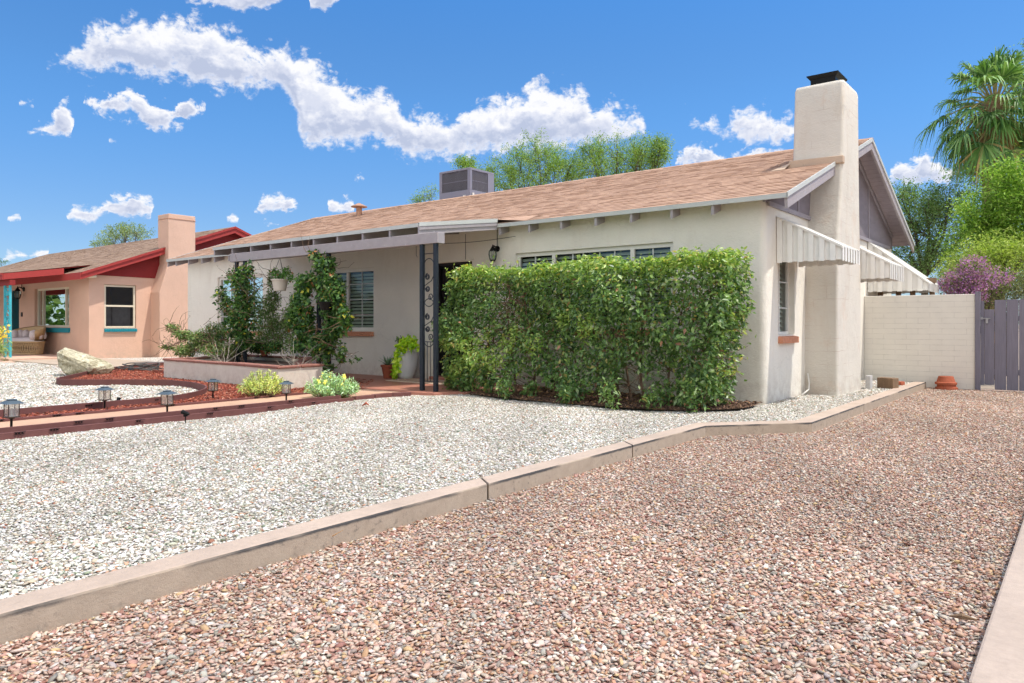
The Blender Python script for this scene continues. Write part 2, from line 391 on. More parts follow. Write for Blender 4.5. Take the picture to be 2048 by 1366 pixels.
M['terra'] = paint('terracotta_clay', (168, 92, 66), .8, .12, .002, scale=14)
M['slab'] = paint('terracotta_floor_paint', (172, 116, 98), .5, .08, .001, scale=3)
M['path'] = concrete('path_concrete', (198, 160, 134), .05)
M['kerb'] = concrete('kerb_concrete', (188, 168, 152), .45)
M['kerbr'] = concrete('kerb_concrete_clean', (184, 166, 152), .15)
M['edging'] = paint('brown_edging', (112, 72, 68), .65, .12, .002, scale=6, wear=((150, 110, 100), .5))
M['planter'] = stucco('planter_stucco', (222, 213, 200), .6, .08)
M['cap'] = paint('planter_brick_cap', (150, 104, 92), .8, .16, .003, scale=14)
M['soil'] = paint('planter_soil', (110, 92, 82), .95, .25, .01, scale=18)
M['bark'] = paint('dark_mulch', (112, 88, 72), .95, .4, .015, scale=40)
M['redbed'] = paint('red_mulch_bed', (140, 84, 66), .95, .35, .015, scale=45)
M['earth'] = paint('dry_earth', (176, 158, 140), .95, .12, .01, scale=5)
M['gate'] = paint('gate_paint', (122, 118, 130), .6, .12, .0015, stretch=(6, 6, .4))
M['red'] = paint('red_paint', (166, 62, 58), .6, .08, .001)
M['redd'] = paint('dark_red_siding', (142, 46, 45), .65, .05, .001)
M['teal'] = paint('teal_paint', (34, 132, 146), .55, .08, .001)
M['teall'] = paint('turquoise_paint', (70, 176, 190), .6, .12, .001, wear=((150, 110, 90), .6))
M['teald'] = paint('dark_teal_door', (18, 82, 92), .5, .1, .001)
M['cream'] = paint('cream_frame', (222, 212, 190), .5, .03, .0004)
M['dark'] = paint('dark_room_backing', (38, 38, 40), .9, .2, 0)  # room darkness put into the colour of the backing boards
M['doorm'] = paint('dark_door', (42, 36, 38), .5, .12, .001)
M['ac'] = paint('ac_cabinet', (142, 140, 152), .5, .04, .0005, .2)
M['acd'] = paint('ac_coil', (78, 76, 72), .6, .15, .001, .3, 30)
M['wood'] = paint('weathered_wood', (128, 104, 82), .9, .25, .004, scale=12, stretch=(1, 1, .3))
M['wicker'] = paint('wicker', (190, 160, 120), .8, .18, .003, scale=60)
M['cushion'] = paint('patterned_cushion', (206, 192, 190), .9, .1, .002, scale=10, wear=((126, 104, 140), .9))
M['vase'] = paint('glazed_white_vase', (206, 208, 210), .3, .03, 0)
M['potw'] = paint('cream_plastic_pot', (214, 204, 190), .5, .03, 0)
M['rope'] = paint('grey_hose', (84, 82, 80), .6, .1, 0)
M['rug'] = paint('jute_mat', (206, 186, 164), .95, .12, .004, scale=60)
M['twig'] = paint('twig', (120, 96, 78), .9, .2, .002, scale=30)
M['dtwig'] = paint('dry_twig', (168, 158, 146), .9, .15, .002, scale=30)
M['tbark'] = paint('tree_bark', (92, 80, 68), .95, .25, .01, scale=10, stretch=(1, 1, .3))
M['pbark'] = paint('palm_trunk_skin', (136, 112, 88), .95, .25, .02, scale=14, stretch=(1, 1, 2))
M['hleaf'] = leafmat('hedge_leaf', (1.45, 1.35, 1.6), transl=.38, rough=.36, spec=.6)
M['vleaf'] = leafmat('vine_leaf', (1.75, 1.65, 1.75), transl=.36, rough=.36)
M['tleaf'] = leafmat('tree_leaf', (1.15, 1.15, 1.15), transl=.42, rough=.55, spec=.2)
M['palm'] = leafmat('palm_leaf', transl=.25, rough=.45)
M['peb'] = pebmat('pebble')
M['sheet_d'] = pebsheet('driveway_bed', PAL_D, 52)
M['sheet_w'] = pebsheet('white_gravel_bed', PAL_W, 52)
def glass():
    t = NT('window_glass'); t.t.nodes.remove(t.p)
    g = t.n('ShaderNodeBsdfGlossy', {'Color': (.85, .9, .9, 1), 'Roughness': .01}); tr = t.n('ShaderNodeBsdfTransparent', {'Color': (.90, .95, .92, 1)})
    f = t.n('ShaderNodeFresnel', {'IOR': 1.6}); f2 = t.math('ADD', t.math('MULTIPLY', f.outputs[0], .9), .01)
    mx = t.n('ShaderNodeMixShader', {0: f2}); t.l(tr.outputs[0], mx.inputs[1]); t.l(g.outputs[0], mx.inputs[2]); t.l(mx.outputs[0], t.out.inputs[0])
    return t.m
M['glass'] = glass()
def blind():
    t = NT('shutter_paint'); t.base(t.mix(t.rng(t.noise(3, 3).outputs[0], .3, .7), srgb((196, 208, 196)), srgb((214, 222, 210)))); t.rough(.6); return t.m
M['blind'] = blind()
def shingle(name, c1, c2, c3):
    t = NT(name)
    v = t.n('ShaderNodeVectorMath', {0: t.pos, 1: (1, 1.06, 0)}, operation='MULTIPLY').outputs[0]
    b = t.n('ShaderNodeTexBrick', {'Vector': v, 'Color1': (0, 0, 0, 1), 'Color2': (1, 1, 1, 1), 'Mortar': (.5, .5, .5, 1), 'Scale': 1.0, 'Mortar Size': .003, 'Brick Width': .16, 'Row Height': .14*1.06, 'Bias': 0.0})
    b.offset = .37; b.squash = 1
    r = t.n('ShaderNodeValToRGB', {0: b.outputs[0]}); e = r.color_ramp.elements
    e[0].color = srgb(c1)+(1,); e[1].color = srgb(c2)+(1,); m = e.new(.5); m.color = srgb(c3)+(1,)
    n = t.noise(2.5, 5, .65).outputs[0]
    c = t.mix(.3, r.outputs[0], t.mix(t.rng(n, .3, .7), srgb(c1), srgb(c2)))
    gr = t.noise(160, 3, .8).outputs[0]
    c = t.mix(t.rng(gr, .4, .65, 0, .35), c, mul(srgb(c1), .55))
    t.base(c); t.rough(.95); t.bump(gr, .004, .7)
    return t.m
M['shingle'] = shingle('tan_shingles', (160, 128, 108), (200, 166, 142), (182, 148, 126))
M['shingle_n'] = shingle('brown_shingles', (136, 112, 94), (178, 152, 132), (158, 132, 112))
def blockwall():
    t = NT('painted_block')
    sw = t.n('ShaderNodeSeparateXYZ', {0: t.pos}); v = t.n('ShaderNodeCombineXYZ', {0: sw.outputs[0], 1: sw.outputs[2]}).outputs[0]
    b = t.n('ShaderNodeTexBrick', {'Vector': v, 'Color1': (.9, .9, .9, 1), 'Color2': (1, 1, 1, 1), 'Mortar': (.0, .0, .0, 1), 'Scale': 1.0, 'Mortar Size': .004, 'Mortar Smooth': .6, 'Brick Width': .41, 'Row Height': .105})
    c = srgb((234, 228, 216))
    n = t.noise(3, 5, .6).outputs[0]
    col = t.mix(t.rng(n, .3, .7), mul(c, .93), c)
    mask = t.math('MULTIPLY', b.outputs['Fac'], t.rng(t.noise(7, 4, .6).outputs[0], .35, .65))
    col = t.mix(t.math('MULTIPLY', mask, .6), col, mul(c, .5))
    t.base(col); t.rough(.9)
    h = t.math('SUBTRACT', t.math('MULTIPLY', t.noise(40, 4).outputs[0], .25), t.math('MULTIPLY', t.math('MULTIPLY', b.outputs['Fac'], t.rng(t.noise(4,4,.6).outputs[0], .35, .6, .15, 1)), .7))
    t.bump(h, .006, .7)
    return t.m
M['block'] = blockwall()
def soffit(name, col):
    t = NT(name); c = srgb(col)
    s = t.n('ShaderNodeSeparateXYZ', {0: t.pos}); w = t.math('FRACT', t.math('MULTIPLY', s.outputs[1], 6.5))
    g = t.rng(w, .0, .06, 0, 1)
    v = t.mix(g, mul(c, .35), t.mix(t.rng(t.noise(9, 5).outputs[0], .3, .7), mul(c, .9), mul(c, 1.06)))
    t.base(v); t.rough(.7); t.bump(g, .006, .8); return t.m
M['soffit'] = soffit('soffit_boards', (158, 146, 150))
def rock():
    t = NT('quartz_rock'); n = t.noise(4, 8, .7, dist=1.2).outputs[0]
    v = t.mix(t.rng(n, .35, .62), srgb((150, 138, 106)), srgb((232, 224, 196)))
    v = t.mix(t.rng(t.noise(16, 8, .75).outputs[0], .55, .66, 0, .8), v, srgb((110, 104, 74)))
    t.base(v); t.rough(.85); t.bump(t.math('ADD', t.noise(11, 9, .75).outputs[0], n), .06, 1); return t.m
M['rock'] = rock()
# ------------------------------------------------------------------ ground, driveway, kerbs, yard
def st(o): o['kind'] = 'structure'; return o
g = MB(); g.quad((-400, -300, -.12), (400, -300, -.12), (400, 500, -.12), (-400, 500, -.12)); st(g.build('ground', M['earth']))
g = MB(); g.box(-3.42, 6.0, -8, 16.6, -.1, 0); st(g.build('driveway', M['sheet_d']))
KIN = [(-3.55, -8), (-3.55, 7.92), (-2.73, 8.83), (-2.70, 16.05)]
KOUT = [(-3.37, -8), (-3.37, 7.75), (-2.52, 8.78), (-2.50, 16.15)]
def kerb(name, inner, outer, z, mat, splits):
    # segments with thin joints
    b = MB()
    def lerp(P, t): return (P[0][0]+(P[1][0]-P[0][0])*t, P[0][1]+(P[1][1]-P[0][1])*t)
    for i in range(len(inner)-1):
        ts = [0]+splits.get(i, [])+[1]
        for a, c in zip(ts[:-1], ts[1:]):
            g0 = .0004 if a > 0 else 0; g1 = .0004 if c < 1 else 0
            I0 = lerp(inner[i:i+2], a+g0); I1 = lerp(inner[i:i+2], c-g1); O0 = lerp(outer[i:i+2], a+g0); O1 = lerp(outer[i:i+2], c-g1)
            b.prism([(I0[0], I0[1], -.08), (O0[0], O0[1], -.08), (O1[0], O1[1], -.08), (I1[0], I1[1], -.08)], (0, 0, z+.08))
    return st(b.build(name, mat, bevel=.012, seg=2))
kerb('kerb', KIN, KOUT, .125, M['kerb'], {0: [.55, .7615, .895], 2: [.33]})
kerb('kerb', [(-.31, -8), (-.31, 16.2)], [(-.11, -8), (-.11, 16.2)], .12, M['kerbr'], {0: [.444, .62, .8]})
# white gravel yard: one slightly rolling sheet
def hW(x, y): return .100+.012*np.sin(x*1.3+.4)*np.sin(y*1.1)+.008*np.sin(x*3.1+y*2.3)
def grid_sheet(name, x0, x1, y0, y1, n, m, zf, mat, keep=None):
    xs = np.linspace(x0, x1, n); ys = np.linspace(y0, y1, m); X, Y = np.meshgrid(xs, ys, indexing='ij'); Z = zf(X, Y)
    V = np.stack([X.ravel(), Y.ravel(), Z.ravel()], 1); i, j = np.meshgrid(np.arange(n-1), np.arange(m-1), indexing='ij'); a = (i*m+j).ravel()
    F = np.stack([a, a+m, a+m+1, a+1], 1)
    if keep is not None:
        c = V[F].mean(1); F = F[keep(c[:, 0], c[:, 1])]
    return npmesh(name, V, F, mat, smooth=True)
def yard_keep(x, y): return (x < -3.5) | (y > 8.0)
st(grid_sheet('white_gravel_yard', -3.54, -8.4, -8, 10.6, 49, 187, hW, M['sheet_w']))
g = MB(); g.box(-3.62, -2.72, 8.9, 16.2, -.1, .105); g.prism([(-3.62, 7.95, -.1), (-2.76, 8.9, -.1), (-3.62, 8.9, -.1)], (0, 0, .205)); st(g.build('side_gravel_bed', M['sheet_w']))
st(grid_sheet('white_gravel_yard', -8.4, -60, -8, 30, 130, 96, hW, M['sheet_w']))
g = MB(); g.box(-60, -19, 8.0, 10.3, .0, .135); st(g.build('dirt_strip', M['earth']))
# walkway and its edging
g = MB(); g.box(-9.78, -8.69, -8, 8.3, 0, .135); st(g.build('path', M['path'], bevel=.004))
def strip(name, pts, z0, z1, th=.02, label=None, mat='edging', wav=.004):
    b = MB(); n = len(pts)
    for i in range(n-1):
        a = Vector((pts[i][0], pts[i][1], 0)); c = Vector((pts[i+1][0], pts[i+1][1], 0)); d = (c-a).normalized(); nn = Vector((-d.y, d.x, 0))*th/2
        e = d*.004
        b.prism([tuple(a-nn-e+Vector((0,0,z0))), tuple(c-nn+e+Vector((0,0,z0))), tuple(c+nn+e+Vector((0,0,z0))), tuple(a+nn-e+Vector((0,0,z0)))], (0, 0, z1-z0))
        # moulded slots in the plastic
    o = b.build(name, M[mat], bevel=.003); tag(o, label, 'garden edging'); return o
def seg(x0, y0, x1, y1, n): return [(x0+(x1-x0)*i/n, y0+(y1-y0)*i/n) for i in range(n+1)]
def slots(o, X, ys, z, side=1):
    rnd = random.Random(5)
    for y in ys:
        m = MB()
        for k in range(rnd.choice((2, 3))):
            yy = y+k*.028; m.box(X, X+.012*side, yy, yy+.014, z-.008, z+.006)
        m.box(X, X+.009*side, y-.01, y+.09, z+.009, z+.014)
        m.build('edging_slot', M['blackm'], o)
c1 = strip('garden_edging', seg(-8.53, -6, -8.56, 7.05, 12), 0, .165, .03, 'low brown edging strip bordering the white gravel along the near side of the path')
slots(c1, -8.53, [2.7, 3.02, 3.9, 4.75, 5.6, 6.3], .15)
c2 = strip('garden_edging', seg(-8.66, -6, -8.67, 6.9, 12), 0, .205, .03, 'taller brown edging strip right beside the tan concrete path, near side')
slots(c2, -8.642, [3.3, 3.62, 4.9, 5.25, 6.0], .19)
b2 = strip('garden_edging', seg(-9.80, -6, -9.80, 8.2, 12), 0, .165, .03, 'brown edging strip on the far side of the path next to the red chips')
slots(b2, -9.785, [2.9, 3.5, 3.75, 4.9, 6.2, 6.45], .15)
ACUR = [(-10.28, -6), (-10.28, 3.1), (-10.28, 5.0), (-10.45, 5.45), (-10.75, 5.85), (-11.15, 6.2), (-11.68, 6.48), (-12.4, 6.66), (-13.0, 6.68), (-13.45, 6.6), (-14.0, 6.2), (-14.6, 5.72), (-15.0, 5.5), (-15.35, 5.52), (-15.62, 5.72), (-16.2, 6.15), (-17.0, 6.7), (-17.7, 7.2), (-18.3, 7.9), (-18.8, 8.6), (-19.2, 9.5)]
def smooth(P, it=2):
    for _ in range(it):
        Q = [P[0]]
        for a, b in zip(P[:-1], P[1:]): Q += [(a[0]*.75+b[0]*.25, a[1]*.75+b[1]*.25), (a[0]*.25+b[0]*.75, a[1]*.25+b[1]*.75)]
        P = Q+[P[-1]]
    return P
AC = smooth(ACUR)
a1 = strip('garden_edging', AC, .02, .225, .025, 'long dark brown edging that curves around the tongue of white gravel beside the red chips')
slots(a1, -10.266, [2.75, 4.05, 4.95], .19)
# red chip bed
g = MB(); poly = [(p[0]-0, p[1], .0) for p in AC]+[(-15.2, 9.6, 0), (-11, 9.6, 0), (-9.82, 8.3, 0), (-9.82, -6, 0)]
bm = bmesh.new(); vs = [bm.verts.new((p[0], p[1], .128)) for p in poly]; bm.faces.new(vs); bmesh.ops.triangulate(bm, faces=bm.faces)
me = bpy.data.meshes.new('mulch_bed'); bm.to_mesh(me); bm.free(); me.materials.append(M['redbed']); o = link(bpy.data.objects.new('mulch_bed', me)); st(o)
REDPOLY = [(p[0], p[1]) for p in poly]
# bark bed under the hedge
BP = [(-8.5, 9.2), (-8.3, 8.95), (-7.6, 8.80), (-6.9, 8.68), (-5.9, 8.60), (-4.8, 8.66), (-4.1, 8.88), (-3.84, 9.2), (-3.62, 9.7), (-3.66, 10.48), (-8.5, 10.48)]
bm = bmesh.new(); bm.faces.new([bm.verts.new((p[0], p[1], .128)) for p in smooth(BP, 1)]); bmesh.ops.triangulate(bm, faces=bm.faces)
me = bpy.data.meshes.new('bark_bed'); bm.to_mesh(me); bm.free(); me.materials.append(M['bark']); o = link(bpy.data.objects.new('bark_bed', me)); st(o)
# porch slab (terracotta painted), with door step
g = MB(); g.prism([(-19.0, 8.5, -.02), (-8.72, 8.36, -.02), (-8.24, 8.42, -.02), (-7.5, 9.4, -.02), (-7.5, 10.5, -.02), (-19, 10.5, -.02)], (0, 0, .17)); st(g.build('porch_floor', M['slab'], bevel=.012))
# paver bricks between the edging and the porch
for (x, y, w, d, a, lb) in ((-8.66, 7.33, .1, .36, 0, 'nearest maroon edging brick, end to end with two others before the porch'), (-8.68, 7.72, .1, .36, .02, 'middle maroon edging brick of three before the porch step'), (-8.60, 8.06, .09, .30, -.5, 'farthest maroon edging brick, angled against the porch slab corner')):
    b = MB(lambda X, Y, Z, x=x, y=y, a=a: (x+X*math.cos(a)-Y*math.sin(a), y+X*math.sin(a)+Y*math.cos(a), Z))
    b.box(-w/2, w/2, -d/2, d/2, .02, .165); tag(b.build('edging_brick', M['edging'], bevel=.006), lb, 'brick', 'maroon edging bricks')
# ------------------------------------------------------------------ pebbles (loose stones as real geometry)
rng = np.random.default_rng(7)
phi = (1+5**.5)/2
ICO = np.array([(-1,phi,0),(1,phi,0),(-1,-phi,0),(1,-phi,0),(0,-1,phi),(0,1,phi),(0,-1,-phi),(0,1,-phi),(phi,0,-1),(phi,0,1),(-phi,0,-1),(-phi,0,1)])/math.sqrt(1+phi*phi)
IF = np.array([(0,11,5),(0,5,1),(0,1,7),(0,7,10),(0,10,11),(1,5,9),(5,11,4),(11,10,2),(10,7,6),(7,1,8),(3,9,4),(3,4,2),(3,2,6),(3,6,8),(3,8,9),(4,9,5),(2,4,11),(6,2,10),(8,6,7),(9,8,1)])
OCT = np.array([(1,0,0),(-1,0,0),(0,1,0),(0,-1,0),(0,0,1),(0,0,-1)], float)
OF = np.array([(0,2,4),(2,1,4),(1,3,4),(3,0,4),(2,0,5),(1,2,5),(3,1,5),(0,3,5)])
def pebbles(name, P, size, pal, mat, label_=None, far=4.6, flat=(.25, .5), jit=.26):
    """P (n,3) centres, size (n,) radius"""
    out = []
    d = np.hypot(P[:, 0], P[:, 1])
    for part, (BV, BF) in ((d < far, (ICO, IF)), (d >= far, (OCT*1.12, OF))):
        p = P[part]; s = size[part]; n = len(p)
        if n == 0: continue
        k = len(BV); V = BV[None]*(1+rng.normal(0, jit if k > 6 else jit*.5, (n, k, 1)).clip(-.4, .4))
        ax = np.stack([s*rng.uniform(1.0, 1.5, n), s*rng.uniform(.6, 1.0, n), s*rng.uniform(*flat, n)], 1)
        V = V*ax[:, None, :]
        th = rng.uniform(0, 2*PI, n); tx = rng.normal(0, .3, n); ty = rng.normal(0, .3, n)
        x, y, z = V[..., 0], V[..., 1], V[..., 2]
        c_, s_ = np.cos(tx)[:, None], np.sin(tx)[:, None]; y, z = y*c_-z*s_, y*s_+z*c_
        c_, s_ = np.cos(ty)[:, None], np.sin(ty)[:, None]; x, z = x*c_+z*s_, -x*s_+z*c_
        c_, s_ = np.cos(th)[:, None], np.sin(th)[:, None]; x, y = x*c_-y*s_, x*s_+y*c_
        V = np.stack([x, y, z], -1)+p[:, None, :]
        w = np.array([q[1] for q in pal], float); w /= w.sum()
        ci = rng.choice(len(pal), n, p=w); C = np.array([srgb(q[0]) for q in pal])[ci]*rng.uniform(.82, 1.12, (n, 1))*(1+rng.normal(0, .03, (n, 3)))
        pt = 1+.07*np.sin(p[:, 0]*1.7+1)*np.sin(p[:, 1]*1.3+.5)+.06*np.sin(p[:, 0]*4.1+p[:, 1]*2.9); C = C*pt[:, None]; C = np.repeat(C[:, None, :], k, 1).clip(0, .9)
        F = BF[None]+(np.arange(n)*k)[:, None, None]
        out.append((V.reshape(-1, 3), F.reshape(-1, 3), C.reshape(-1, 3)))
    off = 0; Vs = []; Fs = []; Cs = []
    for V, F, C in out: Vs.append(V); Fs.append(F+off); Cs.append(C); off += len(V)
    o = npmesh(name, np.concatenate(Vs), np.concatenate(Fs), mat, color=np.concatenate(Cs)); o['kind'] = 'stuff'; return o
def scatter(x0, x1, y0, y1, step):
    xs = np.arange(x0, x1, step); ys = np.arange(y0, y1, step); X, Y = np.meshgrid(xs, ys)
    X = X.ravel()+rng.uniform(-.6, .6, X.size)*step; Y = Y.ravel()+rng.uniform(-.6, .6, Y.size)*step
    return X, Y
def visible(X, Y, m=.12):
    dd = X*_F[0]+Y*_F[1]; l = X*_Rt[0]+Y*_Rt[1]
    return (dd > 1.4) & (np.abs(l) < dd*(.699+m)+.5)
def inpoly(X, Y, poly):
    ins = np.zeros(len(X), bool); n = len(poly)
    for i in range(n):
        x0, y0 = poly[i]; x1, y1 = poly[(i+1) % n]
        c = ((y0 > Y) != (y1 > Y)) & (X < (x1-x0)*(Y-y0)/(y1-y0+1e-12)+x0); ins ^= c
    return ins
GS = .0178
# driveway
X, Y = scatter(-3.38, -.1, .6, 16.25, GS)
k = visible(X, Y) & ((X > -3.36) & (X < -.31)) & ~((X < -2.50) & (Y > 7.7) & (X < -3.37+(Y-7.75)*.825+.02)) & ~((X < -2.48) & (Y > 8.78))
X, Y = X[k], Y[k]
n = len(X); sz = rng.gamma(7, .0092/7, n).clip(.005, .019)
pebbles('driveway_gravel', np.stack([X, Y, sz*.30+rng.uniform(0, .006, n)], 1), sz, PAL_D, M['peb'])
# a second, sparser layer of bigger stones near the kerbs and here and there
# white yard
X, Y = scatter(-8.5, -2.70, .3, 16.2, GS); k = visible(X, Y)
k &= ((X < -3.54) & (X > -8.5) & (Y < 10.45)) | ((X > -3.66) & (X < -2.71) & (Y > 8.85)) | ((X >= -3.6) & (Y > 7.95) & (X < -3.6+(Y-7.95)*.93) & (X < -2.76))
k &= ~((X > -3.62) & (X < -3.1) & (Y > 12.3) & (Y < 13.9)) & ~inpoly(X, Y, BP) & ~((X < -7.5) & (Y > 8.3) & (Y > 8.35+(X+8.24)*1.3))
X, Y = X[k], Y[k]; n = len(X); sz = rng.gamma(7, .0092/7, n).clip(.005, .019)
zz = np.where(X > -3.6, .105, hW(X, Y))
pebbles('white_gravel', np.stack([X, Y, zz+sz*.30+rng.uniform(0, .006, n)], 1), sz, PAL_W, M['peb'])
# gravel beyond the path
X, Y = scatter(-30, -10.3, 1.5, 9.0, .04); k = visible(X, Y) & ~inpoly(X, Y, REDPOLY) & ~((X < -19) & (Y > 7.95)) & ((X < -10.3))
k &= (rng.uniform(0, 1, len(X)) < np.clip(1.5-np.hypot(X, Y)/28, .3, 1))
X, Y = X[k], Y[k]; n = len(X); sz = rng.uniform(.013, .028, n)
pebbles('white_gravel', np.stack([X, Y, hW(X, Y)+sz*.3], 1), sz, PAL_W, M['peb'])
# red chips
PAL_R = [((184,98,74),30),((158,78,60),25),((202,126,98),18),((132,68,56),12),((112,62,54),7),((212,156,132),6)]
X, Y = scatter(-19.3, -9.8, 1.2, 9.6, .034); k = inpoly(X, Y, REDPOLY) & visible(X, Y) & ~inpoly(X, Y, [(-15.06, 7.44), (-12.36, 7.37), (-10.75, 7.25), (-10.8, 8.2), (-11.6, 8.35), (-13, 9.6), (-15.3, 9.6)])
X, Y = X[k], Y[k]; n = len(X); sz = rng.uniform(.010, .022, n)
pebbles('red_wood_chips', np.stack([X, Y, .132+sz*.3+rng.uniform(0, .015, n)], 1), sz, PAL_R, M['peb'], flat=(.15, .35))
# bark litter under the hedge
PAL_B = [((116,88,72),30),((90,68,56),25),((146,114,90),18),((74,58,50),10),((168,132,98),6),((188,140,90),3)]
X, Y = scatter(-8.6, -3.55, 8.2, 10.45, .035); BPx = [(x, y-.07) for x, y in BP]; k = inpoly(X, Y, BPx); X, Y = X[k], Y[k]; n = len(X); sz = rng.uniform(.010, .024, n)
pebbles('leaf_litter', np.stack([X, Y, 0.128+sz*.3+rng.uniform(0, .015, n)], 1), sz, PAL_B, M['peb'], flat=(.1, .3), jit=.3)
# ------------------------------------------------------------------ main house
YF, XC = 10.49, -3.65
ZE, YE, YR, ZR = 3.051, 10.216, 15.19, 4.778
XR0, XR1 = -20.5, -3.26
YB, ZBK = 19.46, 3.127
SL = (ZR-ZE)/(YR-YE); SLB = (ZR-ZBK)/(YB-YR)
def zroof(y): return ZE+SL*(y-YE) if y < YR else ZR-SLB*(y-YR)
H = thing('stucco_house', 'single storey white stucco house with tan shingle roof, grey trim and a tall chimney', 'house', (-10, 12, .1))
def TF(Y0): return lambda s, n, z: (s, Y0-n, z)          # wall facing the street
def TX(X0): return lambda s, n, z: (X0+n, s, z)          # wall facing the driveway
def wall(T, s0, s1, z0, z1, holes, depth=.22):
    b = MB(T); ss = sorted({s0, s1, *[h[0] for h in holes], *[h[1] for h in holes]}); zs = sorted({z0, z1, *[h[2] for h in holes], *[h[3] for h in holes]})
    def hole(a, c, e, f): return any(h[0] <= (a+c)/2 <= h[1] and h[2] <= (e+f)/2 <= h[3] for h in holes)
    # subdivide for material-free smooth shading
    for a, c in zip(ss[:-1], ss[1:]):
        for e, f in zip(zs[:-1], zs[1:]):
            if not hole(a, c, e, f): b.quad((a, 0, e), (c, 0, e), (c, 0, f), (a, 0, f))
    for h in holes:
        b.quad((h[0], 0, h[2]), (h[0], -depth, h[2]), (h[0], -depth, h[3]), (h[0], 0, h[3])); b.quad((h[1], 0, h[2]), (h[1], 0, h[3]), (h[1], -depth, h[3]), (h[1], -depth, h[2]))
        b.quad((h[0], 0, h[3]), (h[0], -depth, h[3]), (h[1], -depth, h[3]), (h[1], 0, h[3])); b.quad((h[0], 0, h[2]), (h[1], 0, h[2]), (h[1], -depth, h[2]), (h[0], -depth, h[2]))
    return b
WIN_F = [(-8.20, -5.09, 1.19, 2.53), (-14.0, -12.05, 1.10, 2.46), (-18.3, -16.2, 1.08, 2.48)]
DOOR = (-10.23, -9.25, .20, 2.45)
w = wall(TF(YF), -19.86, XC-.10, -.05, 3.10, WIN_F+[DOOR])
w2 = wall(TX(XC), YF+.10, 18.95, -.05, 3.0, [(11.02, 11.80, 1.09, 2.30)])
w.v += w2.v and [] or []
b = MB(); b.v = list(w.v); b.f = list(w.f); b.m = list(w.m)
o_ = len(b.v); b.v += w2.v; b.f += [[i+o_ for i in f] for f in w2.f]; b.m += w2.m
# rounded corner
pts = [(XC-.10+.10*math.sin(t), YF+.10-.10*math.cos(t)) for t in [PI/2*i/8 for i in range(9)]]
for p, q in zip(pts[:-1], pts[1:]): b.quad((p[0], p[1], -.05), (q[0], q[1], -.05), (q[0], q[1], 3.05), (p[0], p[1], 3.05))
b.box(-19.86, -19.80, YF+.01, 18.95, -.05, 3.0); b.box(-19.8, XC-.01, 18.9, 18.95, -.05, 3.0)
wl = b.build('wall', M['stucco'], H)
for p in wl.data.polygons: p.use_smooth = abs(p.normal.x) > .02 and abs(p.normal.y) > .02
# near-black backing boards standing in for unlit rooms behind the windows
b = MB(); b.box(-19.7, XC-.26, YF+.75, YF+.8, .0, 2.9); b.box(XC-1.2, XC-1.15, YF+.8, 12.6, 0, 2.9); b.box(-19.7, XC-.3, YF+.24, YF+.75, .5, .55); b.build('dark_backing', M['dark'], H)
# roof: shingle courses, each a tilted strip with a butt edge
def courses(b, x0, x1, yA, zA, yB, zB, step=.142, lip=.008, wob=.003):
    rnd = random.Random(3); Ln = math.hypot(yB-yA, zB-zA); n = int(round(Ln/step)); ny, nz = -(zB-zA)/Ln, abs(yB-yA)/Ln
    sg = 1 if yB > yA else -1; ny = -(zB-zA)/Ln*sg
    for i in range(n):
        t0, t1 = i/n, (i+1)/n; ya, za = yA+(yB-yA)*t0, zA+(zB-zA)*t0; yb, zb = yA+(yB-yA)*t1, zA+(zB-zA)*t1
        X0 = x0(ya) if callable(x0) else x0; X1 = x1(ya) if callable(x1) else x1
        # break each course into tabs of slightly different thickness
        x = X0; 
        while x < X1-1e-6:
            wd = rnd.uniform(.18, .5); xe = min(X1, x+wd)
            if X1-xe < .1: xe = X1
            l = lip+rnd.choice((0, 0, .005)); A = (ya+ny*l, za+nz*l)
            b.add([(x, ya, za-.002), (xe, ya, za-.002), (xe, A[0], A[1]), (x, A[0], A[1]), (xe, yb+ny*.001, zb+nz*.001), (x, yb+ny*.001, zb+nz*.001)], [(0, 1, 2, 3), (3, 2, 4, 5)])
            x = xe
b = MB(); courses(b, XR0, XR1, YE, ZE, YR, ZR); courses(b, XR0, XR1, YB, ZBK, YR, ZR, step=.3)
# ridge caps
x = XR0
while x < XR1-.01:
    xe = min(x+.2, XR1); l = .022
    b.add([(x, YR-.13, ZR-.13*SL+.012), (x, YR, ZR+l), (x, YR+.13, ZR-.13*SLB+.012), (xe+.02, YR-.13, ZR-.13*SL+.004), (xe+.02, YR, ZR+l-.008), (xe+.02, YR+.13, ZR-.13*SLB+.004)], [(0, 3, 4, 1), (1, 4, 5, 2), (0, 1, 2)])
    x = xe
rf = b.build('roof', M['shingle'], H)
# porch roof: nearly flat extension with a skewed right end
YP, ZP = 8.70, 2.945; YJ, ZJ = 10.60, 3.186
def xpr(y): return -8.887+(y-8.70)*(.457/1.516)
b = MB(); courses(b, -15.36, xpr, YP, ZP, YJ, ZJ, step=.15)
b.add([(-8.43, 10.2, 3.135), (-7.75, 10.2, 3.058), (-7.75, 10.66, 3.22), (-8.35, 10.6, 3.19)], [(0, 1, 2, 3)])
b.build('porch_roof', M['shingle'], H)
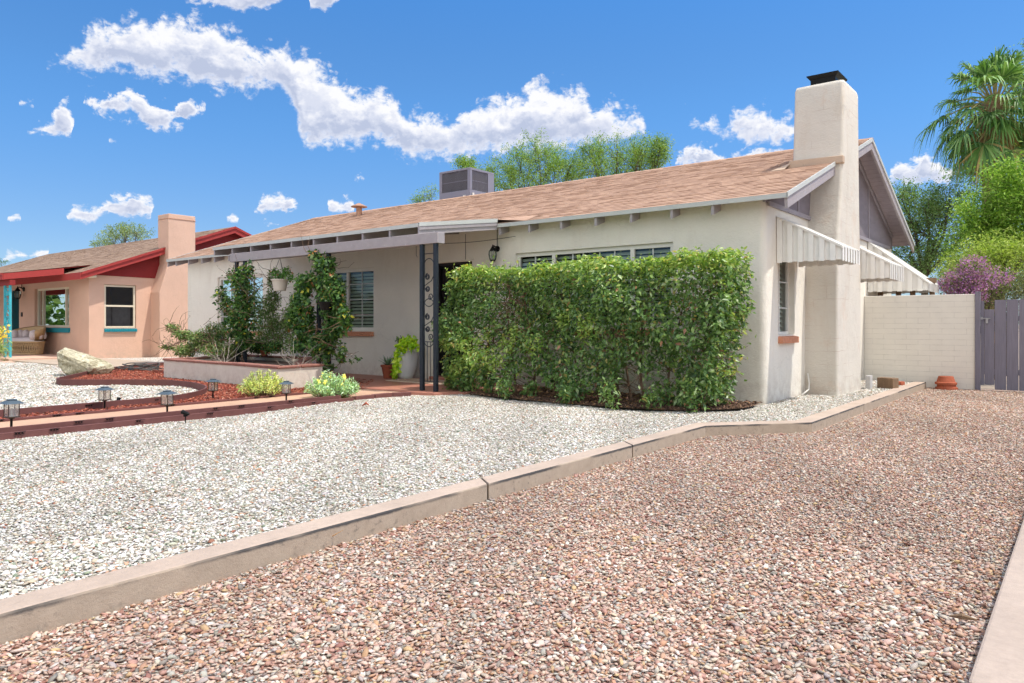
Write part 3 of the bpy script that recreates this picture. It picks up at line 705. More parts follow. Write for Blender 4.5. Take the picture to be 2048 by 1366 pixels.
# decking, drip edges, fascias
b = MB()
b.prism([(XR0+.01, YE+.01, ZE-.004), (XR0+.01, YR, ZR-.004), (XR0+.01, YB-.01, ZBK-.004), (XR0+.01, YB-.01, ZBK-.03), (XR0+.01, YR, ZR-.03), (XR0+.01, YE+.01, ZE-.03)], (XR1-XR0-.02, 0, 0))
b.add([(-15.35, YP+.01, ZP-.004), (xpr(YP)-.01, YP+.01, ZP-.004), (xpr(10.2)-.01, 10.2, ZJ-.055), (xpr(10.6)-.01, 10.6, ZJ-.004), (-15.35, 10.6, ZJ-.004),
       (-15.35, YP+.01, ZP-.03), (xpr(YP)-.01, YP+.01, ZP-.03), (xpr(10.2)-.01, 10.2, ZJ-.08), (xpr(10.6)-.01, 10.6, ZJ-.03), (-15.35, 10.6, ZJ-.03)], [(0, 1, 2, 3, 4), (9, 8, 7, 6, 5), (0, 5, 6, 1), (1, 6, 7, 2), (0, 4, 9, 5)])
b.build('roof_deck', M['soffit'], H)
b = MB()
b.box(-8.43, XR1+.004, YE-.012, YE+.006, ZE-.062, ZE+.004); b.box(XR0, -15.2, YE-.012, YE+.006, ZE-.062, ZE+.004)
b.box(-15.37, xpr(YP)+.004, YP-.012, YP+.006, ZP-.062, ZP+.004)
# rake metal at the driveway end, both slopes
for (ya, za, yb, zb) in ((YE-.012, ZE, YR, ZR), (YB+.01, ZBK, YR, ZR)):
    b.prism([(XR1-.004, ya, za+.012), (XR1-.004, yb, zb+.012), (XR1-.004, yb, zb-.055), (XR1-.004, ya, za-.055)], (.02, 0, 0))
    b.prism([(XR0-.016, ya, za+.012), (XR0-.016, yb, zb+.012), (XR0-.016, yb, zb-.055), (XR0-.016, ya, za-.055)], (.02, 0, 0))
b.build('drip_edge', M['trim'], H)
b = MB()
for (ya, za, yb, zb) in ((YE+.02, ZE, YR, ZR), (YB, ZBK, YR, ZR)):
    b.prism([(XR1-.045, ya, za-.055), (XR1-.045, yb, zb-.055), (XR1-.045, yb, zb-.20), (XR1-.045, ya+(.02 if ya < YR else 0), za-.20)], (.042, 0, 0))
b.build('barge_board', M['greyl'], H)
# skewed porch edge board + metal
b = MB(); A = Vector((-8.887, 8.70, 0)); C = Vector((-8.43, 10.216, 0)); d = (C-A).normalized(); nn = Vector((d.y, -d.x, 0))
def skew(zt0, zt1, zb0, zb1, o0, o1):
    p = [A+nn*o0, C+nn*o0, C+nn*o1, A+nn*o1]
    b.add([(p[0].x, p[0].y, zb0), (p[1].x, p[1].y, zb1), (p[2].x, p[2].y, zb1), (p[3].x, p[3].y, zb0), (p[0].x, p[0].y, zt0), (p[1].x, p[1].y, zt1), (p[2].x, p[2].y, zt1), (p[3].x, p[3].y, zt0)],
          [(3, 2, 1, 0), (4, 5, 6, 7), (0, 1, 5, 4), (1, 2, 6, 5), (2, 3, 7, 6), (3, 0, 4, 7)])
skew(2.90, 3.085, 2.755, 2.95, 0, .03); skew(2.897, 3.082, 2.83, 3.02, .031, .045); b.build('porch_fascia', M['greyl'], H)
b = MB(); skew(2.958, 3.15, 2.892, 3.08, .032, .052); b.build('porch_drip_edge', M['trim'], H)
# rafters
def rafter(x, ya, za, yb, zb, h=.175, w=.042, mat='greyl'):
    b = MB(); b.prism([(x-w/2, ya, za-.034), (x-w/2, yb, zb-.034), (x-w/2, yb, zb-.034-h), (x-w/2, ya, za-.034-h+.01)], (w, 0, 0)); b.build('rafter', M[mat], H)
for x in [x_*1.0795 for x_ in [-18.97, -18.55, -17.905, -17.27, -16.68, -16.05, -15.43]+[-7.747, -7.13, -6.504, -5.873, -5.267, -4.624, -4.02]]: rafter(x, YE+.015, ZE, YF+.1, ZE+SL*(YF+.1-YE))
for i in range(10):
    x = -15.34+i*.717; 
    if i == 9: continue
    rafter(x, YP+.015, ZP, 10.5, ZP+.1268*(10.5-YP), h=.15)
# porch beam and iron posts with scrollwork
b = MB(); b.box(-14.44, -8.285, 8.55, 8.72, 2.565, 2.742); b.build('porch_beam', M['greyl'], H, bevel=.006)
def spiral(cx, cz, r0, r1, a0, a1, y, n=26): return [(cx+(r0+(r1-r0)*t)*math.cos(a0+(a1-a0)*t), y, cz+(r0+(r1-r0)*t)*math.sin(a0+(a1-a0)*t)) for t in [i/n for i in range(n+1)]]
def iron_post(xl, xr, y, zb=.14, zt=2.565):
    b = MB(); b.box(xl, xl+.07, y-.03, y+.03, zb, zt); b.box(xr, xr+.07, y-.03, y+.03, zb, zt)
    for z in (2.43, 1.18, 1.0): pass
    b.box(xl+.07, xr, y-.008, y+.008, 2.40, 2.412); b.box(xl+.07, xr, y-.008, y+.008, .95, .964); b.box(xl+.07, xr, y-.008, y+.008, .30, .312)
    b.box(xl-.01, xl+.08, y-.04, y+.04, zb, zb+.008); b.box(xr-.01, xr+.08, y-.04, y+.04, zb, zb+.008)
    p = b.build('iron_post', M['iron'], H, bevel=.004)
    a, c = xl+.075, xr-.005; m = (a+c)/2; w = (c-a)/2
    s = MB(); r = .0075
    for z0 in (2.08, 1.42):
        s.tube([(m+w*math.cos(t), y, z0+.13+w*math.sin(t)) for t in [PI*i/14 for i in range(15)]], r, 6)
        s.tube([(a, y, z0+.13), (a, y, z0-.02)], r, 6)
        s.tube(spiral(m-w*.28, z0-.05, .055, .012, PI*.5, PI*5.2, y), r, 6)
        s.tube([(c, y, z0+.12), (c, y, z0-.02), (m+w*.5, y, z0-.12), (a+.012, y, z0-.2), (a, y, z0-.27)], r, 6)
        s.tube(spiral(m-w*.25, z0-.25, .052, .012, PI*.9, PI*5.6, y), r, 6)
        s.tube([(a, y, z0-.2), (a, y, z0-.38)]+[(m+w*math.cos(t), y, z0-.42+w*1.05*math.sin(t)) for t in [PI+PI*i/12 for i in range(13)]], r, 6)
        s.tube(spiral(m+w*.4, z0-.38, .055, .018, PI*1.4, -PI*1.2, y), r, 6)
    for x in (m-w*.33, m+w*.33): s.tube([(x, y, .30), (x, y, .95)], .006, 6)
    s.build('scrollwork', M['iron'], p, smooth=True)
iron_post(-8.717, -8.405, 8.60); iron_post(-11.47, -11.17, 8.60); iron_post(-14.28, -13.97, 8.60)
# gable wall panel at the driveway end
b = MB(); X0 = XC+.01
b.add([(X0, YF+.0, 2.99), (X0, YB-.5, 2.99), (X0, YB-.5, zroof(YB-.5)-.03), (X0, YR, ZR-.04), (X0, YF-.02, zroof(YF-.02)-.03), (X0, YF-.02, 2.99)], [(0, 1, 2, 3, 4, 5)])
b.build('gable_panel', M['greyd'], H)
b = MB(); b.box(X0, X0+.03, YF+.05, 18.6, 2.955, 3.02)
for y in (11.9, 14.6, 16.6): b.box(X0, X0+.018, y, y+.05, 3.02, zroof(y)-.06)
for (ya, yb) in ((YF-.15, YR), (YB-.6, YR)):
    b.prism([(X0, ya, zroof(ya)-.03), (X0, yb, ZR-.03), (X0, yb, ZR-.11), (X0, ya, zroof(ya)-.11)], (.035, 0, 0))
b.build('gable_batten', M['grey'], H)
# chimney: wide shaft that narrows, soft shoulders, hand trowelled
def chimney():
    lv = [(-.05, 12.33, 13.86, -3.95, -3.145, .05), (1.6, 12.34, 13.86, -3.95, -3.15, .05), (2.2, 12.37, 13.86, -3.95, -3.15, .05), (2.55, 12.41, 13.85, -3.95, -3.155, .06), (2.85, 12.49, 13.84, -3.95, -3.16, .06), (3.15, 12.56, 13.82, -3.95, -3.16, .06),
          (3.5, 12.61, 13.78, -3.95, -3.155, .06), (3.9, 12.65, 13.74, -3.955, -3.15, .06), (4.3, 12.68, 13.72, -3.95, -3.15, .055), (4.8, 12.70, 13.70, -3.945, -3.15, .055), (5.19, 12.72, 13.69, -3.94, -3.15, .055), (5.245, 12.735, 13.675, -3.925, -3.165, .06), (5.26, 12.78, 13.63, -3.88, -3.21, .06)]
    b = MB(); n = 6; rings = []
    for (z, ya, yb, xa, xb, r) in lv:
        ring = []
        for (cx, cy, a0) in ((xb-r, ya+r, -PI/2), (xb-r, yb-r, 0), (xa+r, yb-r, PI/2), (xa+r, ya+r, PI)):
            for i in range(n+1):
                a = a0+PI/2*i/n; ring.append((cx+r*math.cos(a), cy+r*math.sin(a), z+ (.0)))
        rings.append(ring)
    k = len(rings[0]); vs = [p for r_ in rings for p in r_]
    fs = [(i*k+j, i*k+(j+1) % k, (i+1)*k+(j+1) % k, (i+1)*k+j) for i in range(len(rings)-1) for j in range(k)]+[[(len(rings)-1)*k+j for j in range(k)]]
    b.add(vs, fs); c = b.build('chimney', M['stucco_ch'], H, smooth=True)
    b = MB(); b.prism([(-4.03, 12.58, zroof(12.6)-.02), (-3.13, 12.58, zroof(12.6)-.02), (-3.13, 12.58, zroof(12.6)+.10), (-3.98, 12.58, zroof(12.6)+.12)], (0, .12, 0))
    b.add([(-4.25, 12.45, zroof(12.45)+.012), (-3.95, 12.60, zroof(12.6)+.09), (-3.95, 12.75, zroof(12.75)+.02), (-4.02, 12.45, zroof(12.45)+.012)], [(0, 3, 1, 2)])
    b.build('flashing', stucco('flashing_mortar', (196, 172, 150), 1, .2), c, bevel=.012)
    # steel cap: tray flaring upward
    b = MB(); cx, cy = -3.54, 13.2
    def fr(z, h, k): return [(cx-h, cy-k, z), (cx+h, cy-k, z), (cx+h, cy+k, z), (cx-h, cy+k, z)]
    b.add(fr(5.25, .20, .24)+fr(5.40, .20, .26)+fr(5.36, .18, .22)+fr(5.45, .255, .30)+fr(5.465, .255, .30)+fr(5.47, .24, .28), [(0,1,5,4),(1,2,6,5),(2,3,7,6),(3,0,4,7),(8,9,13,12),(9,10,14,13),(10,11,15,14),(11,8,12,15),(12,13,17,16),(13,14,18,17),(14,15,19,18),(15,12,16,19),(16,17,21,20),(17,18,22,21),(18,19,23,22),(19,16,20,23),(20,21,22,23)])
    b.build('chimney_cap', M['blackm'], c)
chimney()
# windows
def window(T, s0, s1, z0, z1, posts=(), grids=(), rows=(), parent=H, frame='white', sill=None, inset=.045, blind=True, fw=.045, sash='sash', bmat='blind', slat=.075, sillc='brickred', curtain=None):
    f = MB(T); q = inset
    f.box(s0, s1, -q-.05, -q, z1-fw, z1); f.box(s0, s1, -q-.05, -q, z0, z0+fw); f.box(s0, s0+fw, -q-.048, -q-.001, z0+fw, z1-fw); f.box(s1-fw, s1, -q-.048, -q-.001, z0+fw, z1-fw)
    for p in posts: f.box(p-fw/2, p+fw/2, -q-.05, -q+.004, z0+fw, z1-fw)
    w = f.build('window', M[frame], parent, bevel=.003)
    if grids or rows:
        g = MB(T)
        for p in grids: g.box(p-.009, p+.009, -q-.036, -q-.022, z0+fw, z1-fw)
        if grids:
            for z in rows: g.box(s0+fw, s1-fw, -q-.034, -q-.020, z-.009, z+.009)
            g.build('muntin', M[sash], w)
        else:
            for z in rows: g = MB(T); g.box(s0+fw, s1-fw, -q-.034, -q-.020, z-.009, z+.009); g.build('muntin', M[sash], w)
    g = MB(T); g.quad((s0+fw, -q-.038, z0+fw), (s1-fw, -q-.038, z0+fw), (s1-fw, -q-.038, z1-fw), (s0+fw, -q-.038, z1-fw)); g.build('pane', M['glass'], w)
    if blind:
        g = MB(T); z = z0+fw
        while z < z1-fw-.02:
            g.add([(s0+.05, -q-.08, z), (s1-.05, -q-.08, z), (s1-.05, -q-.125, z+slat*.72), (s0+.05, -q-.125, z+slat*.72), (s0+.05, -q-.086, z), (s1-.05, -q-.086, z), (s1-.05, -q-.131, z+slat*.72), (s0+.05, -q-.131, z+slat*.72)], [(0,1,2,3),(7,6,5,4),(0,4,5,1),(3,2,6,7)])
            z += slat
        bl = g.build('shutter', M[bmat], w)
    if sill:
        g = MB(T); n = max(1, int((s1-s0+sill[0]*2)/.072)); wd = (s1-s0+sill[0]*2)/n
        for i in range(n):
            a = s0-sill[0]+i*wd; g.prism([(a+.004, -.08, z0-.005), (a+.004, .07, z0-.035), (a+.004, .07, z0-sill[1]), (a+.004, -.08, z0-sill[1]+.01)], (wd-.008, 0, 0))
        g.box(s0-sill[0]+.003, s1+sill[0]-.003, -.075, .06, z0-sill[1]+.012, z0-.045)
        g.build('window_sill', M[sillc], w, bevel=.006)
    return w
window(TF(YF), -8.20, -5.09, 1.19, 2.53, (-7.385, -5.83), (-7.80, -7.0, -6.79, -6.46, -6.17, -5.47), (1.55, 2.1), sill=(.02, .12), fw=.07)
window(TF(YF), -14.0, -12.05, 1.10, 2.46, (-12.98,), (-13.5, -12.52), (1.44, 1.78, 2.12), sill=(.0, .12), fw=.07)
window(TF(YF), -18.3, -16.2, 1.08, 2.48, (-17.2,), (-17.75, -16.7), (1.43, 1.78, 2.13), sill=(.0, .12), fw=.07)
window(TX(XC), 11.02, 11.80, 1.09, 2.30, (11.33,), (), (1.5, 1.9), sill=(.0, .13), frame='white', inset=.09)
# lintel dip over the picture window, thin reveals come from the wall itself
# front door: dark security door with bars
b = MB(TF(YF)); s0, s1, z0, z1 = DOOR
b.box(s0, s1, -.22, -.16, z0, z1); b.box(s0, s0+.05, -.16, -.06, z0, z1-.05); b.box(s1-.05, s1, -.16, -.06, z0, z1-.05); b.box(s0, s1, -.16, -.06, z1-.05, z1)
dr = b.build('door', M['doorm'], H, bevel=.004)
b = MB(TF(YF)); b.box(s0+.06, s1-.06, -.10, -.085, z0+.02, z0+.5)
for i in range(9): x = s0+.07+i*(s1-s0-.14)/8; b.box(x-.008, x+.008, -.10, -.084, z0+.5, z1-.07)
for z in (z0+.5, z0+1.1, z1-.1): b.box(s0+.06, s1-.06, -.102, -.083, z, z+.03)
b.build('security_grille', M['blackm'], dr)
b = MB(TF(YF)); b.lathe((s0+.12, 0, 0), [], 4) if False else None; b.box(s0+.08, s0+.11, -.083, -.03, z0+.95, z0+1.08); b.build('door_handle', M['blackm'], dr, bevel=.005)
b = MB(TF(YF)); b.box(s0-.02, s1+.1, -.1, .16, .12, .215); b.build('door_step', M['slab'], H, bevel=.01)
b = MB(TF(YF)); b.prism([(s0-.25, 0, 2.50), (s1+.05, 0, 2.50), (s1+.05, 0, 2.47), (s0-.25, 0, 2.44)], (0, .018, 0)); b.build('door_lintel', M['stucco'], H, bevel=.006)
# wall lantern
def lantern(T, parent, mat='blackm'):
    b = MB(T)
    b.tube([(0, 0, .02), (0, .02, .02)], .055, 14); b.tube([(0, .02, .02), (0, .06, .05), (0, .11, .07), (0, .14, .04), (0, .14, .0)], .012, 8)
    b.tube([(0, .14, .09), (0, .14, .05)], [.006, .015], 8); b.tube([(0, .14, .05), (0, .14, -.01), (0, .14, -.03)], [.02, .055, .07], 10)
    for i in range(6):
        a = 2*PI*i/6; pts = [(.07*math.cos(a), .14+.07*math.sin(a), -.03), (.078*math.cos(a), .14+.078*math.sin(a), -.1), (.06*math.cos(a), .14+.06*math.sin(a), -.18), (.045*math.cos(a), .14+.045*math.sin(a), -.21)]
        b.tube(pts, .006, 5)
    b.tube([(0, .14, -.205), (0, .14, -.22)], [.05, .045], 10)
    l = b.build('wall_lantern', M[mat], parent)
    b = MB(T); b.tube([(0, .14, -.03), (0, .14, -.1), (0, .14, -.18), (0, .14, -.205)], [.062, .070, .054, .042], 12); b.build('lantern_glass', M['glass'], l)
lantern(lambda s, n, z: (-8.62+s, YF-n, 2.62+z), H)
b = MB(); b.tube([(-8.62, YF-.012, 2.66), (-8.62, YF-.012, 3.0)], .006, 6); b.tube([(-9.40, YF-.02, 2.48), (-9.4, YF-.02, 2.97)], .0045, 6)
b.tube([(-10.3+i*.24, YF-.35+.03*i, 2.83-.05*math.sin(PI*i/9)) for i in range(10)], .005, 6)
b.tube([(-10.75, YF-.012, 2.86), (-10.75, YF-.012, 2.65), (-10.72, YF-.012, 2.6)], .004, 5)
b.build('cable', M['blackm'], H)
# conduit by the chimney
b = MB(); b.tube([(-3.60, 12.30, .45), (-3.57, 12.28, .30), (-3.55, 12.20, .2), (-3.6, 12.0, .12)], .012, 8); b.build('conduit', M['white'], H, smooth=True)
# window awning: ribbed side cheek, sloped top, valance
def awning(Y0, Y1, xo, zt, zo, zb, name='awning', deep=.16):
    x0 = XC+.012; b = MB()
    n = 12; 
    for yy, sgn in ((Y0, -1), (Y1, 1)):
        for i in range(n):
            a, c = x0+(xo-x0)*i/n, x0+(xo-x0)*(i+1)/n; off = .018*sgn*(1 if i % 2 == 0 else -.9)
            za, zc = zt+(zo-zt)*i/n-.012, zt+(zo-zt)*(i+1)/n-.012; bot = zb-(.012 if i % 2 == 0 else 0)
            b.prism([(a, yy+off, bot), (c, yy+off, bot), (c, yy+off, zc), (a, yy+off, za)], (0, .004, 0))
            if i: b.box(a-.001, a+.001, yy-.018, yy+.020, zb, za)
    m = int((Y1-Y0)/.075)
    for i in range(m):
        a, c = Y0+(Y1-Y0)*i/m, Y0+(Y1-Y0)*(i+1)/m; off = .012 if i % 2 == 0 else 0
        b.prism([(x0, a, zt+off), (x0, c, zt+off), (xo+.012, c, zo+off), (xo+.012, a, zo+off)], (0, 0, .004))
        b.prism([(xo+off, a, zo+.004), (xo+off, c, zo+.004), (xo+off, c, zb-.02+(.014 if i % 2 else 0)), (xo+off, a, zb-.02+(.014 if i % 2 else 0))], (.004, 0, 0))
    o = b.build(name, M['awn'], H)
    for yy in (Y0, Y1):
        b = MB(); b.prism([(x0, yy-.02, zt+.016), (x0, yy+.02, zt+.016), (xo+.02, yy+.02, zo+.016), (xo+.02, yy-.02, zo+.016)], (0, 0, -.035)); b.build('awning_edge', M['white'], o)
    return o
awning(10.95, 11.93, -2.745, 2.83, 2.34, 2.165)
awning(14.06, 15.2, -2.74, 2.83, 2.30, 2.055)
awning(16.6, 17.9, -2.54, 2.95, 2.06, 1.92)
# brown timber frame of the back patio seen over the block wall
b = MB()
for x in (-3.6, -3.25, -2.98, -2.62): b.box(x, x+.09, 17.3, 17.39, .0, 2.1)
b.box(-3.65, -2.5, 17.28, 17.41, 2.1, 2.2); b.box(-3.65, -2.5, 17.3, 17.38, 1.6, 1.66); b.build('patio_frame', M['wood'], H)
b = MB(TX(XC)); b.lathe((0, 0, 0), [], 3) if False else None
b.tube([(17.0, .02, 2.86), (17.0, .06, 2.86), (16.95, .12, 2.82)], [.05, .05, .07], 10); b.build('flood_light', M['white'], H)
# roof vent
b = MB(); c = (-17.03, 14.25, zroof(14.25)); b.tube([(c[0], c[1], c[2]-.05), (c[0], c[1], c[2]+.26)], .085, 14); b.tube([(c[0], c[1], c[2]+.25), (c[0], c[1], c[2]+.27), (c[0], c[1], c[2]+.37)], [.24, .24, .02], 14); b.build('roof_vent', paint('rusty_tin', (178, 140, 116), .6, .2, .001, .2), H)
# air conditioner on the ridge
A_ = thing('air_conditioner', 'square grey rooftop air conditioning unit with slatted coil guards on the ridge', 'air conditioner', (-14.5, 16.2, 4.6))
AT = lambda X, Y, Z: (X*1.0795, Y*1.0795, 1.27+(Z-1.27)*1.0795)
x0, x1, y0, y1 = -13.98, -12.86, 14.5, 15.5
b = MB(AT); b.box(x0, x1, y0, y1, 4.3, 4.80); b.box(x0, x1, y0, y1, 5.33, 5.385)
for (a, c) in ((x0, y0), (x1-.09, y0), (x0, y1-.09), (x1-.2, y1-.2)): b.box(a, a+(.09 if a < x1-.15 else x1-a), c, (c+.09 if c < y1-.15 else y1), 4.8, 5.33)
b.box(x1-.09, x1, y1-.26, y1, 4.801, 5.329)
b.box(x0+.12, x1-.12, y0+.12, y1-.12, 5.2, 5.33); b.build('cabinet', M['ac'], A_, bevel=.008)
b = MB(AT); b.box(x0+.04, x1-.04, y0+.05, y1-.05, 4.8, 5.33); b.build('coil', M['acd'], A_)
b = MB(AT)
for i in range(24): x = x0+.10+i*(x1-x0-.2)/23; b.box(x-.004, x+.004, y0+.01, y0+.02, 4.8, 5.33)
for i in range(18): y = y0+.10+i*(y1-y0-.4)/17; b.box(x1-.02, x1-.01, y-.004, y+.004, 4.8, 5.33)
for z in (5.06,): b.box(x0+.09, x1-.09, y0+.022, y0+.03, z-.008, z+.008); b.box(x1-.03, x1-.022, y0+.09, y1-.26, z-.008, z+.008)
b.build('coil_guard', M['ac'], A_)
b = MB(AT); b.box(x1-.22, x1-.15, y0-.03, y0, 4.3, 4.66); b.box(x1, x1+.03, y0+.08, y0+.14, 4.3, 4.72); b.build('disconnect_box', M['white'], A_)
# ------------------------------------------------------------------ block wall + gate
b = MB(); b.box(XC+.002, -1.71, 16.3, 16.5, -.1, 1.815); tag(b.build('block_wall', M['block'], bevel=.008), 'white painted block wall between the house and the grey gate', 'wall')
G = thing('gate', 'lavender grey board gate with a notched top and a latch', 'gate', (-1.7, 16.33, 0))
b = MB(); b.box(-1.705, -1.625, 16.26, 16.36, -.05, 1.86); b.build('gate_post', M['gate'], G, bevel=.004)
bx = [-1.622, -1.565, -1.405, -1.22, -1.03, -.81, -.59, -.405, -.22, -.035, .15, .335, .52]
for i in range(len(bx)-1):
    top = 1.70; lo = .02
    b = MB()
    if i == 0: b.box(bx[0], bx[1]-.004, 16.34, 16.36, lo+.08, 1.68)
    elif i == 1: b.box(bx[1]+.001, bx[2]-.004, 16.342, 16.36, lo+.09, 1.52)
    else: b.box(bx[i]+.003, bx[i+1]-.004, 16.34, 16.36, lo, top-.002*(i % 3))
    b.build('gate_board', M['gate'], G, bevel=.003)
b = MB(); b.box(-1.6, .5, 16.361, 16.40, .3, .4); b.box(-1.6, .5, 16.361, 16.40, 1.3, 1.4); b.build('gate_rail', M['gate'], G)
b = MB(); b.box(-1.66, -1.47, 16.32, 16.335, 1.345, 1.362); b.box(-1.54, -1.50, 16.31, 16.335, 1.26, 1.36); b.box(-1.62, -1.59, 16.315, 16.335, 1.33, 1.38); b.build('latch', paint('steel_latch', (170, 168, 170), .35, .05, 0, .8), G)
# ------------------------------------------------------------------ neighbour house
NH = thing('neighbor_house', 'salmon stucco house next door with bright red trim, teal sills and a square chimney', 'house', (-33, 12, .1))
XN, YN = -25.3, 10.07
NE = (9.69, 2.86); NR = (14.96, 4.84); NB = (20.2, 2.86)
def zn(y): return NE[1]+(y-NE[0])*(NR[1]-NE[1])/(NR[0]-NE[0]) if y < NR[0] else NR[1]-(y-NR[0])*(NR[1]-NB[1])/(NB[0]-NR[0])
w = wall(TF(YN), -44, XN, -.05, 3.02, [(-29.9, -26.86, 1.12, 2.49), (-32.4, -31.41, .2, 2.5)])
w2 = wall(TX(XN), YN, 19.8, -.05, 2.85, [(10.54, 11.56, 1.09, 2.53)])
o_ = len(w.v); w.v += w2.v; w.f += [[i+o_ for i in f] for f in w2.f]; w.m += w2.m; w.T = None
w.build('wall', M['stucco_n'], NH)
b = MB(); b.box(-43.5, XN-.3, YN+.8, YN+.85, 0, 2.9); b.box(XN-1.1, XN-1.05, YN+.85, 12.5, 0, 2.9); b.build('dark_backing', M['dark'], NH)  # dark boards in place of unlit rooms
b = MB(); b.add([(XN+.015, YN-.02, 2.82), (XN+.015, 19.6, 2.72), (XN+.015, NR[0], NR[1]-.06), (XN+.015, YN-.02, zn(YN)-.06)], [(0, 1, 2, 3)]); b.build('gable_panel', M['redd'], NH)
b = MB(); courses(b, -42.5, XN+.4, NE[0], NE[1], NR[0], NR[1], step=.16); courses(b, -42.5, XN+.4, NB[0], NB[1], NR[0], NR[1], step=.4)
courses(b, -40, XN-.95, 8.0, 2.80, 10.6, 3.22, step=.16)
b.build('roof', M['shingle_n'], NH)
b = MB(); b.prism([(-42.5, NE[0]+.01, NE[1]-.004), (-42.5, NR[0], NR[1]-.004), (-42.5, NB[0], NB[1]-.004), (-42.5, NB[0], NB[1]-.04), (-42.5, NR[0], NR[1]-.04), (-42.5, NE[0]+.01, NE[1]-.04)], (42.88+XN, 0, 0))
b.prism([(-40, 8.01, 2.796), (-40, 10.5, 3.20), (-40, 10.5, 3.17), (-40, 8.01, 2.766)], (39+XN, 0, 0))
b.build('roof_deck', M['redd'], NH)
b = MB(); X0 = XN+.37
for (ya, yb) in ((NE[0], NR[0]), (NB[0], NR[0])):
    za, zb = (NE[1] if ya < NR[0] else NB[1]), NR[1]
    b.prism([(X0, ya, za-.005), (X0, yb, zb-.005), (X0, yb, zb-.24), (X0, ya, za-.22)], (.035, 0, 0))
    b.prism([(X0+.03, ya, za+.005), (X0+.03, yb, zb+.005), (X0+.03, yb, zb-.075), (X0+.03, ya, za-.075)], (.04, 0, 0))
b.box(-42.5, XN+.4, NE[0]-.03, NE[0], NE[1]-.22, NE[1]-.005)
b.box(-40, XN-.96, 7.97, 8.0, 2.60, 2.79); b.box(-40, XN-.94, 7.94, 7.97, 2.74, 2.80)
b.prism([(XN-.98, 8.0, 2.79), (XN-.98, 9.69, 3.05), (XN-.98, 9.69, 2.85), (XN-.98, 8.0, 2.60)], (.03, 0, 0))
b.build('red_trim', M['red'], NH)
b = MB(); b.box(-40, -26.2, 8.15, 8.3, 2.44, 2.60); b.build('porch_beam', M['redd'], NH)
b = MB(); b.box(-40, -25.5, 7.9, YN, -.02, .19); b.box(-40, -24.9, 7.6, 7.9, -.02, .12); b.build('porch_floor', M['stucco_n'], NH, bevel=.01)
b = MB(); b.box(-26.80, -26.73, 8.17, 8.23, .19, 2.44); b.box(-26.36, -26.29, 8.17, 8.23, .19, 2.44); p = b.build('iron_post', M['teall'], NH)
b = MB()
for i in range(5): b.tube(spiral(-26.545, .45+i*.44, .16, .03, PI*.3*(i % 2), PI*2.6, 8.2, 16), .018, 5)
b.tube([(-26.73, 8.2, .3+i*.2) if i % 2 else (-26.36, 8.2, .3+i*.2) for i in range(11)], .016, 5); b.build('scrollwork', M['teall'], p)
window(TF(YN), -29.85, -26.86, 1.12, 2.49, (-29.35, -27.35), (), (), parent=NH, frame='cream', inset=.08, blind=False, fw=.07, sill=(.1, .18), sillc='teal')
window(TX(XN), 10.55, 11.55, 1.10, 2.52, (), (), (), parent=NH, frame='cream', inset=.05, blind=False, fw=.06, sill=(.02, .13), sillc='teal')
b = MB(TX(XN)); b.box(10.61, 11.49, -.1, -.052, 1.80, 1.86); b.build('meeting_rail', M['cream'], NH)
b = MB(TX(XN)); b.box(10.6, 11.5, -.35, -.3, 1.1, 1.8); b.build('curtain', paint('grey_curtain', (110, 106, 112), .9, .2, 0), NH)
b = MB(TF(YN)); b.box(-32.4, -31.41, -.14, -.09, .2, 2.5)
for i in range(8): b.box(-32.35+i*.125, -32.32+i*.125, -.09, -.07, .25, 2.45)
b.build('door', M['teald'], NH)
lantern(lambda s, n, z: (-30.9+s*1.5, YN-n*1.5, 2.48+z*1.5), NH)
b = MB(); b.box(-31.13, -31.05, YN-.03, YN, 1.50, 1.66); b.build('doorbell', M['blackm'], NH)
b = MB(); b.tube([(-31.1, YN-.015, 2.55), (-31.1, YN-.015, 3.0)], .012, 5); b.build('cable', M['blackm'], NH)
b = MB(); b.box(XN+.02, XN+.3, YN-.15, YN+.12, 2.72, 2.84); b.box(XN+.3, XN+.33, YN-.10, YN+.08, 2.75, 2.80); b.build('security_light', M['cream'], NH, bevel=.02)
# chimney with sloped shoulder
b = MB(); 
def rr(z, ya, yb, xa, xb): return [(xa, ya, z), (xb, ya, z), (xb, yb, z), (xa, yb, z)]
L = [rr(-.05, 12.04, 13.9, XN-.02, -24.66), rr(2.3, 12.04, 13.9, XN-.02, -24.66), rr(3.3, 12.34, 13.3, XN-.1, -24.66), rr(5.0, 12.34, 13.3, XN-.1, -24.66)]
vs = [p for r_ in L for p in r_]; fs = [(i*4+j, i*4+(j+1) % 4, (i+1)*4+(j+1) % 4, (i+1)*4+j) for i in range(3) for j in range(4)]+[(12, 13, 14, 15)]
b.add(vs, fs); c = b.build('chimney', M['stucco_n'], NH, bevel=.015)
b = MB(); b.box(XN-.05, -24.645, 12.325, 13.31, 4.83, 4.845); b.build('chimney_joint', paint('mortar_line', (186, 140, 116), .9), c)
